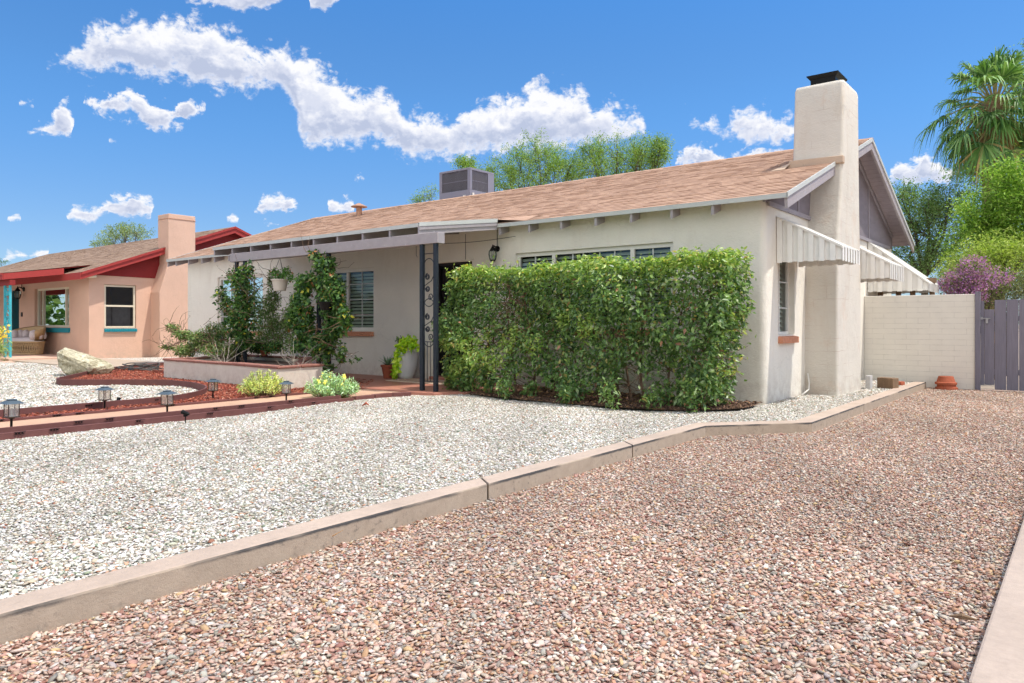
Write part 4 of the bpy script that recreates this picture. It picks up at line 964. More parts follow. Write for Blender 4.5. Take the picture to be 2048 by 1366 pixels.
# equipale bench on the neighbour porch (bamboo strips, tufted cushions)
SF = thing('wicker_bench', 'cane and wicker bench with floral cushions on the neighbour porch under the window', 'bench', (-28.9, 9.5, .19))
sx0, sx1, sy0, sy1 = -29.9, -27.75, 9.1, 9.85
def rp(th, k=1.0, cx=-28.82, cy=9.47, a=1.0, c=.40): return (cx+a*k*math.cos(th), cy+c*k*math.sin(th))
b = MB(); N_ = 44
for i in range(N_):
    t = 2*PI*i/N_; t2 = 2*PI*(i+1.0)/N_
    p = rp(t, .93); q = rp(t2, 1.04); b.tube([(p[0], p[1], .22), (q[0], q[1], .62)], .018, 5)
    q = rp(t2+.0, .93); p = rp(t, 1.04); b.tube([(q[0], q[1], .22), (p[0], p[1], .62)], .018, 5)
for k, z in ((.92, .22), (1.05, .62)): b.tube([(*rp(2*PI*i/40, k), z) for i in range(41)], .03, 6, cap=False)
b.build('frame', M['wicker'], SF)
b = MB(); b.add([(*rp(2*PI*i/40, 1.0), z) for z in (.60, .74) for i in range(40)]+[(-28.82, 9.47, .78)], [(i, (i+1) % 40, 40+(i+1) % 40, 40+i) for i in range(40)]+[(40+i, 40+(i+1) % 40, 80) for i in range(40)]); b.build('seat', M['cushion'], SF, smooth=True)
b = MB(); ts = [PI*(-.08)+PI*1.16*i/28 for i in range(29)]
prof = []
for i, t in enumerate(ts):
    hgt = .98+.16*math.sin(max(0, min(1, i/28))*PI); p = rp(t, 1.0); q = rp(t, 1.13); r2 = rp(t, 1.03)
    prof += [(p[0], p[1], .66), (q[0], q[1], hgt), (q[0]*1.0, q[1], hgt+.03), (r2[0], r2[1], hgt-.02)]
b.add(prof, [(i*4+j, (i+1)*4+j, (i+1)*4+(j+1) % 4, i*4+(j+1) % 4) for i in range(28) for j in range(4)]+[(0, 1, 2, 3), (112, 115, 114, 113)])
b.build('backrest', M['wicker'], SF, smooth=True)
for i in range(9):
    t = ts[int(28*i/8)]; p = rp(t, .92); b = MB(); b.lathe((p[0], p[1], .70), [(.0, 0), (.11, .02), (.14, .12), (.11, .28), (0, .33)], 10); b.build('cushion', M['cushion'], SF, smooth=True)
# ------------------------------------------------------------------ leaves
def hexc(*a): return [srgb(x) for x in a]
def npnoise(P, seed, f):
    r = np.random.default_rng(seed); v = np.zeros(len(P))
    for k in range(5):
        w = r.normal(0, 1, (3,))*f*(1.0+.5*k); v += np.sin(P@w+r.uniform(0, 6.3))/(1+.35*k)
    return v/3.0
def leafmesh(name, C, size, pal, mat, parent=None, seed=1, aspect=.5, up=.4, dirs=None, fold=.25, outw=None, kind=None, cvar=.18, bend=0):
    """each leaf: a folded pointed blade of two faces. C (n,3) leaf bases"""
    r = np.random.default_rng(seed); n = len(C)
    nrm = r.normal(0, 1, (n, 3)); nrm[:, 2] += up*2
    if outw is not None: nrm += outw*1.2
    nrm /= np.linalg.norm(nrm, axis=1, keepdims=True)
    d = r.normal(0, 1, (n, 3)) if dirs is None else dirs+r.normal(0, .35, (n, 3))
    d -= nrm*(d*nrm).sum(1, keepdims=True); d /= np.linalg.norm(d, axis=1, keepdims=True)+1e-9
    s = np.cross(nrm, d); L = (size*r.uniform(.6, 1.25, n))[:, None]; w = L*aspect/2
    b0 = C; t = C+d*L-np.array([0, 0, 1])*L*.15; m = C+d*L*.42
    l = m+s*w+nrm*w*fold; q = m-s*w+nrm*w*fold
    V = np.stack([b0, l, t, q], 1).reshape(-1, 3); i = np.arange(n)*4
    F = np.concatenate([np.stack([i, i+1, i+2], 1), np.stack([i, i+2, i+3], 1)])
    P = np.array([srgb(c[0]) for c in pal]); wts = np.array([c[1] for c in pal], float); wts /= wts.sum()
    col = P[r.choice(len(pal), n, p=wts)]*r.uniform(1-cvar, 1+cvar, (n, 1)); col = np.repeat(col[:, None], 4, 1).reshape(-1, 3)
    o = npmesh(name, V, F, mat, parent, color=col.clip(0, 1))
    if kind: o['kind'] = kind
    return o
def ellip(blobs, n, seed, shell=.55, gap=None, gapf=3.0):
    """points filling ellipsoids (cx,cy,cz,rx,ry,rz), denser near their skins"""
    r = np.random.default_rng(seed); B = np.array(blobs, float); vol = (B[:, 3]*B[:, 5])**1.0*np.maximum(B[:, 4], .1)**.5; k = r.choice(len(B), n, p=vol/vol.sum())
    v = r.normal(0, 1, (n, 3)); v /= np.linalg.norm(v, axis=1, keepdims=True); rad = shell+(1-shell)*r.uniform(0, 1, n)**.6; rad *= r.uniform(.7, 1.08, n)
    P = B[k, :3]+v*B[k, 3:]*rad[:, None]
    if gap is not None:
        g = npnoise(P, seed+9, gapf); keep = g > gap+r.normal(0, .12, n); P, v = P[keep], v[keep]
    return P, v
# hedge in front of the picture window
HG = thing('hedge', 'large glossy green hedge in front of the picture window', 'hedge', (-6.2, 9.4, .14))
def hedge_pts(n, seed):
    r = np.random.default_rng(seed)
    out = []; nr = []
    x = r.uniform(-8.55, -3.62, n*3); side = r.choice(3, n*3, p=[.62, .22, .16])
    top = 2.13+.07*np.clip((x+4.9)/.6, 0, 1)+.03*np.sin(x*2.1+1)+.03*np.sin(x*5.3)+.02*np.sin(x*13)+np.where(x < -8.1, -(-8.1-x)*.55, 0)
    lo = .15+.16*np.clip(np.sin(x*3.7+2.4)+.3, 0, 1)+.55*np.exp(-((x+4.98)/.24)**2)+.25*np.exp(-((x+6.6)/.4)**2)
    z = r.uniform(0, 1, n*3); z = lo+(top-lo)*z
    fr = 8.90+.10*np.sin(x*2.6)+.12*np.sin(z*3.1+x*1.3)+.07*np.sin(z*7+x*5)+.16*np.abs(z-1.2)**1.5*.4   # front skin
    dep = r.exponential(.16, n*3)
    y = np.where(side == 0, fr+dep, r.uniform(8.92, 9.95, n*3))
    zt = np.where(side == 1, top-r.exponential(.06, n*3), z)
    xe = -3.70-.12*np.sin(z*2.5)-.10*np.abs(z-1.3)
    xx = np.where(side == 2, np.where(r.uniform(0, 1, n*3) < .65, xe-r.exponential(.12, n*3), -8.62+.2*np.sin(z*4)+r.exponential(.12, n*3)), x)
    xx = np.minimum(xx, xe+.03)
    P = np.stack([xx, y, zt], 1); N_ = np.zeros_like(P); N_[:, 1] = np.where(side == 0, -1, 0); N_[:, 2] = np.where(side == 1, 1, .2); N_[:, 0] = np.where(side == 2, np.where(xx > -6, 1, -1), 0)
    g = npnoise(P, 4, 4.5)+.5*npnoise(P, 8, 11)
    thr = np.where(P[:, 2] < 1.0, -.38, -.60)
    keep = (g > thr+r.normal(0, .1, n*3)) & (P[:, 0] > -8.95)
    P, N_, g = P[keep][:n], N_[keep][:n], g[keep][:n]
    # push clumps out
    P = P+N_*(g[:, None].clip(-.5, 1)*.09)
    return P, N_
P, N_ = hedge_pts(33000, 11)
zc = P[:, 2]
# young yellow-green growth on top and at the street end, darker glossy leaves below
r = np.random.default_rng(5); yg = (zc > 1.95+r.normal(0, .12, len(P))) | ((npnoise(P, 21, 2.2) > .38) & (P[:, 0] < -5.5)) 
PALH = [((86,118,58),30),((104,138,68),26),((70,100,54),20),((126,156,82),14),((150,174,112),8),((160,156,80),3),((150,110,80),1.5)]
PALY = [((128,158,68),30),((150,174,80),22),((106,142,58),28),((172,188,100),12),((184,172,88),5)]
dr_ = np.zeros_like(P[~yg]); dr_[:, 2] = -.5
leafmesh('dark_foliage', P[~yg], .080, PALH, M['hleaf'], HG, 3, .50, up=.3, outw=N_[~yg]*.5, dirs=dr_*.5+N_[~yg]*.4+np.random.default_rng(2).normal(0, .6, N_[~yg].shape), cvar=.28)
leafmesh('young_foliage', P[yg], .074, PALY, M['hleaf'], HG, 4, .48, up=.5, outw=N_[yg])
# sprigs sticking out of the top and right
b = MB(); rnd = random.Random(8); SP = []
for i in range(150):
    x = rnd.uniform(-8.6, -3.85); y = rnd.uniform(8.95, 9.8); 
    if rnd.random() < .72: p = Vector((x, y, 2.02)); d = Vector((rnd.gauss(0, .25), rnd.gauss(0, .25), 1))
    else: p = Vector((-3.85, y, rnd.uniform(.5, 2.0))); d = Vector((1, rnd.gauss(0, .4), rnd.gauss(.2, .4)))
    d.normalize(); L_ = rnd.uniform(.10, .30)
    pts = [p+d*L_*t/4+Vector((0, 0, -.04*(t/4)**2)) for t in range(5)]; b.tube([tuple(q) for q in pts], .003, 4)
    for t in range(9): SP.append(p+d*L_*(t+1)/9)
# stems and twigs
for i in range(16):
    x = -8.3+i*.285+rnd.uniform(-.1, .1); p = Vector((x, 9.35+rnd.uniform(-.15, .2), .12)); d = Vector((rnd.gauss(0, .2), rnd.gauss(0, .2), 1))
    pts = [p]; 
    for k in range(7): d = (d+Vector((rnd.gauss(0, .13), rnd.gauss(0, .12), .25))).normalized(); p = p+d*.25; p.x = min(p.x, -3.95); p.y = max(9.1, min(9.9, p.y)); pts.append(p)
    b.tube([tuple(q) for q in pts], [.022*(1-.1*k) for k in range(len(pts))], 6)
    for q in pts[1:]:
        for k in range(11):
            dd = Vector((rnd.gauss(0, 1), rnd.gauss(-.9, .8), rnd.gauss(.2, .5))).normalized(); q2 = q
            tw = [q]; 
            for _ in range(4): dd = (dd+Vector((rnd.gauss(0, .3), rnd.gauss(0, .3), rnd.gauss(0, .3)))).normalized(); q2 = q2+dd*rnd.uniform(.06, .12); tw.append(q2)
            b.tube([tuple(a) for a in tw], [.006, .005, .004, .003, .002], 4)
b.build('branch', M['twig'], HG)
leafmesh('sprig_foliage', np.array([tuple(p) for p in SP]), .065, PALY, M['hleaf'], HG, 14, .45, up=.5)
# shoots at the foot of the hedge
rr_ = np.random.default_rng(77)
FB = [(onZ(u, v, .14)[0], onZ(u, v, .14)[1], .14+h/2, .16, .12, h/2+.05) for (u, v, h) in ((1010,795,.3),(1060,792,.22),(1130,808,.25),(1220,815,.4),(1380,822,.45),(1300,818,.3),(900,780,.3),(930,783,.2),(1440,808,.35))]
P2, v2 = ellip(FB, 1500, 5, .2); leafmesh('low_foliage', P2, .075, PALH, M['hleaf'], HG, 6, .42, up=.3)
# ------------------------------------------------------------------ raised planter
PL = thing('planter', 'low white stucco planter with a worn brick cap at the left of the porch', 'planter', (-13, 8.3, .1))
PP = [(-15.06, 7.44), (-12.36, 7.37), (-10.75, 7.25), (-10.8, 8.2), (-11.6, 8.35), (-13.0, 9.6), (-15.3, 9.6)]
def inset(poly, d):
    n = len(poly); out = []
    for i in range(n):
        p0, p1, p2 = Vector(poly[i-1]), Vector(poly[i]), Vector(poly[(i+1) % n])
        a = (p1-p0).normalized(); c = (p2-p1).normalized(); n1 = Vector((-a.y, a.x)); n2 = Vector((-c.y, c.x)); m = (n1+n2).normalized(); k = d/max(.4, m.dot(n1)); q = p1+m*k; out.append((q.x, q.y))
    return out
PI_ = inset(PP, .17); PO = inset(PP, -.025); n = len(PP)
def ring(outer, inner, z0, z1):
    b = MB(); b.add([(*p, z) for P_ in (outer, inner) for z in (z0, z1) for p in P_], [])
    for i in range(n):
        j = (i+1) % n; b.f += [[i, j, n+j, n+i], [2*n+j, 2*n+i, 3*n+i, 3*n+j], [n+i, n+j, 3*n+j, 3*n+i], [j, i, 2*n+i, 2*n+j]]; b.m += [0]*4
    return b
ring(PP, PI_, 0, .49).build('wall', M['planter'], PL)
b = MB(); rnd = random.Random(4)
for i in range(n):
    j = (i+1) % n; a, c = Vector(PO[i]), Vector(PO[j]); ai, ci = Vector(PI_[i]), Vector(PI_[j]); k = max(2, int((c-a).length/.42))
    for t in range(k):
        z = .535+rnd.uniform(-.006, .008); g0, g1 = (t+.012)/k, (t+1-.012)/k
        p = [a.lerp(c, g0), a.lerp(c, g1), ai.lerp(ci, g1), ai.lerp(ci, g0)]
        b.prism([(q.x, q.y, .492) for q in p], (0, 0, z-.492))
b.build('brick_cap', M['cap'], PL, bevel=.012)
b = MB(); b.add([(*p, .43) for p in inset(PP, .16)], [list(range(n))]); b.build('soil', M['soil'], PL)
# plants: vines on the posts, shrubs in the planter
PALV = [((56,88,44),30),((72,106,50),26),((44,72,40),18),((92,126,62),14),((118,140,90),6),((160,110,70),2),((170,170,60),2)]
def vine(name, label, blobs, n, seed, size=.07, gap=-.25, pal=PALV, cat='vine', group=None, aspect=.6, tw=60, post=None, gapf=4):
    c = np.array(blobs)[:, :3].mean(0); t = thing(name, label, cat, (float(c[0]), float(c[1]), .14), group)
    P, v = ellip(blobs, n, seed, .25, gap, gapf); leafmesh('foliage', P, size, pal, M['vleaf'], t, seed, aspect, up=.3, outw=v*.5)
    b = MB(); rnd = random.Random(seed)
    for i in range(tw):
        q = blobs[rnd.randrange(len(blobs))]; p = Vector(q[:3])+Vector((rnd.gauss(0, .3)*q[3], rnd.gauss(0, .3)*q[4], rnd.gauss(0, .4)*q[5])); d = Vector((rnd.gauss(0, 1), rnd.gauss(0, 1), rnd.gauss(.3, .8))).normalized(); pts = [p]
        for _ in range(6): d = (d+Vector((rnd.gauss(0, .35), rnd.gauss(0, .35), rnd.gauss(-.05, .3)))).normalized(); p = p+d*.09; pts.append(p)
        b.tube([tuple(a) for a in pts], [.006, .005, .005, .004, .003, .003, .002], 4)
    if post:
        for (x, y, z0, z1) in post:
            b.tube([(x+.05*math.cos(k*.9), y-.05*math.sin(k*.9), z0+(z1-z0)*k/24) for k in range(25)], .010, 5)
            b.tube([(x+.06*math.cos(k*.7+2), y-.06*math.sin(k*.7+2), z0+(z1-z0)*k/24) for k in range(25)], .007, 5)
    b.build('stem', M['twig'], t); return t
def bl(u, v, Y, ru, rv, ry):
    p = onY(u, v, Y); d = p[0]*_F[0]+p[1]*_F[1]; return (p[0], p[1], p[2], ru*d/1465*1.15, ry, rv*d/1465)
vine('climbing_vine', 'dense dark green climbing vine wrapped round the middle iron porch post', [bl(650,530,8.55,30,22,.16), bl(655,575,8.5,38,35,.2), bl(630,620,8.5,46,40,.25), bl(655,640,8.5,34,30,.2), bl(645,690,8.5,42,32,.25), bl(610,600,8.5,32,40,.2), bl(675,600,8.45,22,45,.15), bl(665,660,8.45,28,22,.18), bl(672,700,8.4,22,22,.15), bl(620,570,8.55,24,24,.2), bl(610,660,8.5,25,22,.2), bl(680,715,8.35,14,14,.1), bl(655,735,8.4,14,14,.1), bl(610,560,8.55,22,20,.2), bl(595,640,8.6,22,30,.25), bl(600,690,8.5,22,22,.2), bl(690,640,8.35,14,30,.12), bl(630,510,8.55,14,12,.1)], 10500, 31, .09, -.32, post=[(-11.4, 8.58, .3, 2.5), (-11.12, 8.56, .14, 2.5)])
vine('climbing_vine', 'leafy vine climbing the leftmost iron porch post above the planter', [bl(480,560,8.5,28,30,.15), bl(500,545,8.5,16,30,.12), bl(455,550,8.5,14,14,.1), bl(480,620,8.5,38,40,.22), bl(495,600,8.5,28,40,.2), bl(470,660,8.5,42,30,.25), bl(450,620,8.5,22,30,.2), bl(490,680,8.5,30,24,.2), bl(515,575,8.6,12,18,.1), bl(440,590,8.5,16,22,.15), bl(500,640,8.5,24,30,.2)], 5600, 32, .08, -.1, post=[(-14.24, 8.58, .4, 2.5), (-13.93, 8.58, .4, 2.5)])
# trailing runner with a few leaves reaching right of the vine
t = thing('vine_runner', 'thin trailing vine runner with a few small leaves left of the terracotta agave pot', 'vine', (-10.9, 8.3, .6)); b = MB()
for pts_ in ([(672,685),(690,700),(705,715),(718,722)], [(668,700),(680,718),(690,728)], [(690,705),(706,708),(716,718)]):
    b.tube([onY(u, v, 8.3) for u, v in pts_], .004, 4)
b.build('stem', M['twig'], t); P, v = ellip([bl(716,718,8.3,8,6,.05), bl(703,722,8.3,5,3,.03), bl(690,702,8.3,6,5,.04)], 60, 3, 0); leafmesh('foliage', P, .06, PALV, M['vleaf'], t, 3, .6)
PALS = [((96,120,66),30),((78,102,56),25),((122,140,84),20),((60,84,44),12),((150,158,104),6),((140,96,76),4)]
PALG = [((122,144,92),30),((104,130,74),30),((146,164,112),15),((88,110,64),15)]
vine('leaning_shrub', 'scruffy olive green shrub leaning left out of the planter toward the salmon wall', [bl(345,655,8.3,20,9,.15), bl(372,672,8.3,18,12,.2), bl(340,690,8.2,20,12,.2), bl(375,700,8.2,30,16,.3), bl(400,680,8.3,24,22,.3), bl(362,668,8.3,22,10,.2), bl(330,693,8.2,12,5,.1)], 4200, 41, .065, -.3, PALS, 'shrub', aspect=.45, tw=70)
vine('planter_shrub', 'bushy green shrub in the planter right beside the leftmost iron post', [bl(430,670,8.6,34,30,.35), bl(440,700,8.3,40,18,.4), bl(420,690,8.4,25,22,.3)], 4200, 42, .06, -.35, PALS, 'shrub', aspect=.4, tw=60)
vine('feathery_shrub', 'feathery upright shrub with thin stems against the wall between the two vines', [bl(530,640,9.4,26,50,.3), bl(545,600,9.4,18,30,.2), bl(560,660,9.4,34,38,.3), bl(525,690,9.3,34,22,.3), bl(575,690,9.3,34,22,.3), bl(575,640,9.4,18,30,.25), bl(540,560,9.4,6,24,.08), bl(590,620,9.3,16,40,.2), bl(510,610,9.3,16,40,.2)], 12500, 43, .06, -.3, PALG+[((96,130,66),45)], 'shrub', aspect=.4, tw=70, gapf=6)
vine('low_green_shrub', 'low dense green shrub behind the small terracotta pot in the planter', [bl(505,692,9.0,26,16,.3), bl(545,695,9.0,22,14,.25), bl(470,700,8.8,30,14,.3)], 3800, 44, .055, -.6, PALV, 'shrub', aspect=.45, tw=20)
# dead branching twigs in the planter
def twigs(label, u, v, seed, spread=.8, cnt=15, Y=7.8):
    c = onY(u, v, Y); t = thing('dry_branches', label, 'dead plant', (c[0], c[1], .43)); b = MB(); rnd = random.Random(seed)
    for i in range(cnt):
        p = Vector((c[0]+rnd.gauss(0, .05), c[1]+rnd.gauss(0, .05), .43)); d = Vector((rnd.gauss(.2, spread), rnd.gauss(0, .5), .8)).normalized(); pts = [p]
        for _ in range(8): d = (d+Vector((rnd.gauss(0, .3), rnd.gauss(0, .25), rnd.gauss(.02, .22)))).normalized(); p = p+d*.08; p.z = max(p.z, .45); pts.append(p)
        b.tube([tuple(a) for a in pts], [.007, .006, .0055, .005, .004, .0035, .003, .002, .0015], 4)
    b.build('branch', M['dtwig'], t)
twigs('pale dead twigs sprawling at the left in the planter beside the leftmost post', 450, 722, 5)
twigs('bare grey twigs at the right end of the planter under the middle vine', 595, 722, 6, Y=7.9)
# ------------------------------------------------------------------ pots
def pot(name, label, c, r0, r1, h, mat, cat='pot', rim=.03):
    t = thing(name, label, cat, c)
    b = MB(); b.lathe(c, [(r0, 0), (r1*.95, h-rim*1.5), (r1*1.08, h-rim*1.4), (r1*1.1, h), (r1*.96, h), (r1*.9, h-.03)], 28); b.build('pot', M[mat], t, smooth=False, bevel=.003)
    b = MB(); b.lathe((c[0], c[1], c[2]+h-.035), [(r1*.93, 0), (0, .004)], 20); b.build('soil', M['soil'], t); return t
t = pot('agave_pot', 'small terracotta pot with a spiky grey green succulent against the porch wall', (-11.18, 10.10, .15), .085, .135, .27, 'terra')
V = []; F = []; Cc = []; rnd = random.Random(3)
def blade(p, d, L_, w, droop, col, V, F, C, n=5, up=Vector((0, 0, 1))):
    s = d.cross(up); s.normalize(); nn = s.cross(d); base = len(V)
    for i in range(n+1):
        q = i/n; c = p+d*L_*q-up*droop*q*q*L_; ww = w*(math.sin(PI*min(.98, .25+q*.72))**.8)*(1-q**4)
        V += [tuple(c-s*ww+nn*ww*.4), tuple(c), tuple(c+s*ww+nn*ww*.4)]; C += [col]*3
    for i in range(n):
        a = base+i*3; F.append((a, a+1, a+4, a+3)); F.append((a+1, a+2, a+5, a+4))
for i in range(22):
    a = i*2.4; e = .35+.9*i/22; d = Vector((math.cos(a)*math.cos(e), math.sin(a)*math.cos(e), math.sin(e))); blade(Vector((-11.18, 10.10, .40)), d, rnd.uniform(.2, .34), .018, .15, srgb((104, 132, 108)), V, F, Cc)
npmesh('foliage', np.array(V), np.array(F), M['vleaf'], t, color=np.array(Cc))
t = thing('tall_vase', 'tall white glazed vase spilling bright lime potato vine beside the front door', 'vase', (-10.72, 10.16, .15))
b = MB(); b.lathe((-10.72, 10.16, .15), [(.13, 0), (.17, .08), (.215, .25), (.235, .42), (.22, .56), (.195, .66), (.185, .69), (.17, .69), (.17, .64)], 32); b.build('vase', M['vase'], t, smooth=True)
LIME = [((176,204,58),40),((150,188,48),30),((196,216,96),15),((120,164,44),10)]
P, v = ellip([(-10.55,10.08,.90,.22,.16,.10),(-10.62,9.98,.78,.16,.10,.10),(-10.70,9.93,.60,.13,.06,.16),(-10.74,9.92,.40,.09,.05,.14),(-10.80,9.93,.28,.05,.04,.10),(-10.36,10.05,.80,.12,.1,.07)], 650, 51, .3); leafmesh('lime_foliage', P, .085, LIME, M['vleaf'], t, 51, .75, outw=v*.3)
P, v = ellip([(-10.84,10.14,.92,.10,.10,.08)], 150, 52, .2); leafmesh('dark_foliage', P, .05, PALV, M['vleaf'], t, 52, .6)
# hanging baskets
def hang(label, u, v, Y, r, h, mat, ztop, pal, n, spread, seed):
    c = onY(u, v, Y); t = thing('hanging_basket', label, 'hanging pot', c)
    b = MB(); b.lathe((c[0], c[1], c[2]-h/2), [(r*.72, 0), (r*.96, h*.86), (r*1.06, h*.87), (r*1.08, h), (r*.98, h), (r*.95, h*.9)], 26); b.build('pot', M[mat], t)
    b = MB()
    for k in range(3): a = k*2.1; b.tube([(c[0]+r*math.cos(a), c[1]+r*math.sin(a), c[2]+h/2), (c[0], c[1], ztop)], .004, 4)
    b.build('hanger', M['blackm'], t)
    P, v_ = ellip([(c[0], c[1], c[2]+h/2+.06, r*1.3, r*1.1, .12), (c[0]-spread, c[1], c[2]+h/2+.16, .08, .08, .14), (c[0]+spread, c[1], c[2]+h/2+.15, .12, .1, .14), (c[0]+spread*1.7, c[1], c[2]+h/2+.02, .1, .08, .12)], n, seed, .2); leafmesh('foliage', P, .055, pal, M['vleaf'], t, seed, .55)
hang('cream plastic hanging pot of green succulent hung from the porch beam', 560, 570, 8.8, .165, .235, 'potw', 2.6, [((84,128,58),30),((64,104,50),30),((112,150,80),15),((180,110,90),3)], 620, .22, 61)
hang('black hanging pot half hidden in the middle vine', 654, 612, 8.32, .15, .15, 'blackm', 2.55, PALV, 150, .1, 62)
t = pot('small_pot', 'small terracotta pot sitting on the brick cap in the planter', (*onZ(529, 713, .54)[:2], .545), .055, .085, .14, 'terra')
P, v = ellip([(t.location.x, t.location.y, .545+.22, .06, .06, .1)], 70, 63, 0); leafmesh('foliage', P, .05, PALG, M['vleaf'], t, 63, .4)
# stacked terracotta pots by the block wall
c = onZ(1893, 777, .02); t = thing('stacked_pots', 'two nested terracotta pots turned upside down at the foot of the block wall', 'pots', c)
b = MB(); b.lathe((c[0], c[1], 0.005), [(.19, 0), (.19, .04), (.165, .045), (.155, .13)], 26); b.build('pot', M['terra'], t, bevel=.004)
b = MB(); b.lathe((c[0]-.01, c[1], .10), [(.185, 0), (.185, .04), (.16, .045), (.125, .15), (.118, .155), (.0, .155)], 26); b.build('pot', M['terra'], t, bevel=.004)
# odds and ends behind the chimney
b = MB(); b.box(-3.10, -3.02, 13.95, 14.12, .1, .34); tag(b.build('concrete_block', concrete('cinder', (200, 196, 192), .1), bevel=.006), 'thin grey concrete block standing on end behind the chimney', 'block')
b = MB(); c = onZ(1760, 778, .11)
b.prism([(-2.98, 14.25, .1), (-2.70, 14.15, .1), (-2.64, 14.33, .1), (-2.92, 14.43, .1)], (.0, 0, .20)); tag(b.build('wood_block', M['wood'], bevel=.012), 'rough weathered wood block on the side gravel near the kerb end', 'wood block')
b = MB(); b.prism([(-2.88, 15.1, .105), (-2.74, 15.04, .105), (-2.70, 15.2, .105), (-2.84, 15.26, .105)], (0, 0, .075)); tag(b.build('clay_brick', M['terra'], bevel=.006), 'orange clay brick lying behind the wood block', 'brick')
# ------------------------------------------------------------------ solar path lights
def solar():
    t = thing('solar_light', 'small black solar path lantern', 'path light', (0, 0, 0), 'solar lights lining the path')
    b = MB(); b.tube([(0, 0, -.05), (0, 0, .13)], .014, 8); b.tube([(0, 0, .13), (0, 0, .145)], [.03, .045], 8)
    b.build('stake', M['blackm'], t)
    b = MB(); h = .055
    for sx in (-1, 1):
        for sy in (-1, 1): b.box(sx*h-.004, sx*h+.004, sy*h-.004, sy*h+.004, .15, .285)
    b.box(-h-.012, h+.012, -h-.012, h+.012, .143, .153)
    b.build('lantern_frame', paint('bronze_metal', (84, 68, 58), .5, .1, 0, .4), t)
    b = MB(); k = .105; b.add([(-k,-k,.285),(k,-k,.285),(k,k,.285),(-k,k,.285),(-.05,-.05,.315),(.05,-.05,.315),(.05,.05,.315),(-.05,.05,.315)], [(3,2,1,0),(0,1,5,4),(1,2,6,5),(2,3,7,6),(3,0,4,7),(4,5,6,7)])
    b.box(-.04, .04, -.04, .04, .3151, .33); b.build('solar_cap', paint('slate_cap', (84, 96, 104), .45, .1, 0, .2), t, bevel=.003)
    b = MB(); b.box(-h+.002, h-.002, -h+.002, h-.002, .155, .284); b.build('glass_body', lampglass(), t)
    b = MB(); b.tube([(0, 0, .155), (0, 0, .23)], .012, 8); b.build('bulb', M['white'], t)
    return t
def lampglass():
    t = NT('rippled_glass'); t.t.nodes.remove(t.p)
    g = t.n('ShaderNodeBsdfGlossy', {'Roughness': .15}); tr = t.n('ShaderNodeBsdfTransparent', {'Color': (.93, .9, .86, 1)}); df = t.n('ShaderNodeBsdfDiffuse', {'Color': (.8, .75, .7, 1)})
    m1 = t.n('ShaderNodeMixShader', {0: .25}); t.l(tr.outputs[0], m1.inputs[1]); t.l(df.outputs[0], m1.inputs[2]); m2 = t.n('ShaderNodeMixShader', {0: .18}); t.l(m1.outputs[0], m2.inputs[1]); t.l(g.outputs[0], m2.inputs[2]); t.l(m2.outputs[0], t.out.inputs[0]); return t.m
proto = solar()
LP = [(-8.96, 2.80, 1.08, 'nearest solar path lantern, at the left edge between the path and its near edging'), (-10.12, 4.22, 1.0, 'solar lantern on the far side of the path, left of the upright black spotlight'),
      (-8.94, 4.46, 1.0, 'solar lantern on the near side of the path, second from the camera'), (-10.25, 5.80, 1.0, 'solar lantern standing in the red chips in front of the planter'), (-9.05, 6.24, 1.0, 'solar lantern between the yellow green bush and the blue green bush')]
for i, (x, y, s, lb) in enumerate(LP):
    o = proto if i == 0 else copy_tree(proto); o.location = (x, y, .12); o.scale = (s*.86, s*.86, s*.96); o.rotation_euler.z = .15*i+.1; o.rotation_euler.x = .02*(i % 3-1); o['label'] = lb
# little black garden spotlights
def spot(label, c, rz, tilt):
    t = thing('garden_spotlight', label, 'spotlight', c, 'black garden spotlights'); b = MB(); b.tube([(c[0], c[1], c[2]-.04), (c[0], c[1], c[2]+.07)], .006, 6); b.box(c[0]-.012, c[0]+.012, c[1]-.02, c[1]+.02, c[2]+.05, c[2]+.08); b.build('stake', M['blackm'], t)
    b = MB(); d = Vector((math.cos(rz)*math.cos(tilt), math.sin(rz)*math.cos(tilt), math.sin(tilt))); p = Vector(c)+Vector((0, 0, .09)); b.tube([tuple(p-d*.05), tuple(p-d*.03), tuple(p+d*.04), tuple(p+d*.045)], [.012, .020, .026, .028], 12); b.build('lamp_head', M['blackm'], t, bevel=.002)
    b = MB(); b.tube([tuple(p+d*.046), tuple(p+d*.047)], .022, 12); b.build('lens', M['white'], t); return t
c = onZ(236, 815, .12); spot('upright black garden spotlight among the red chips at the left of the path', c, 2.0, 1.1)
c = onZ(371, 833, .18); spot('tiny black spotlight sitting low on the near path edging', (c[0], c[1], .13), 3.6, .3)
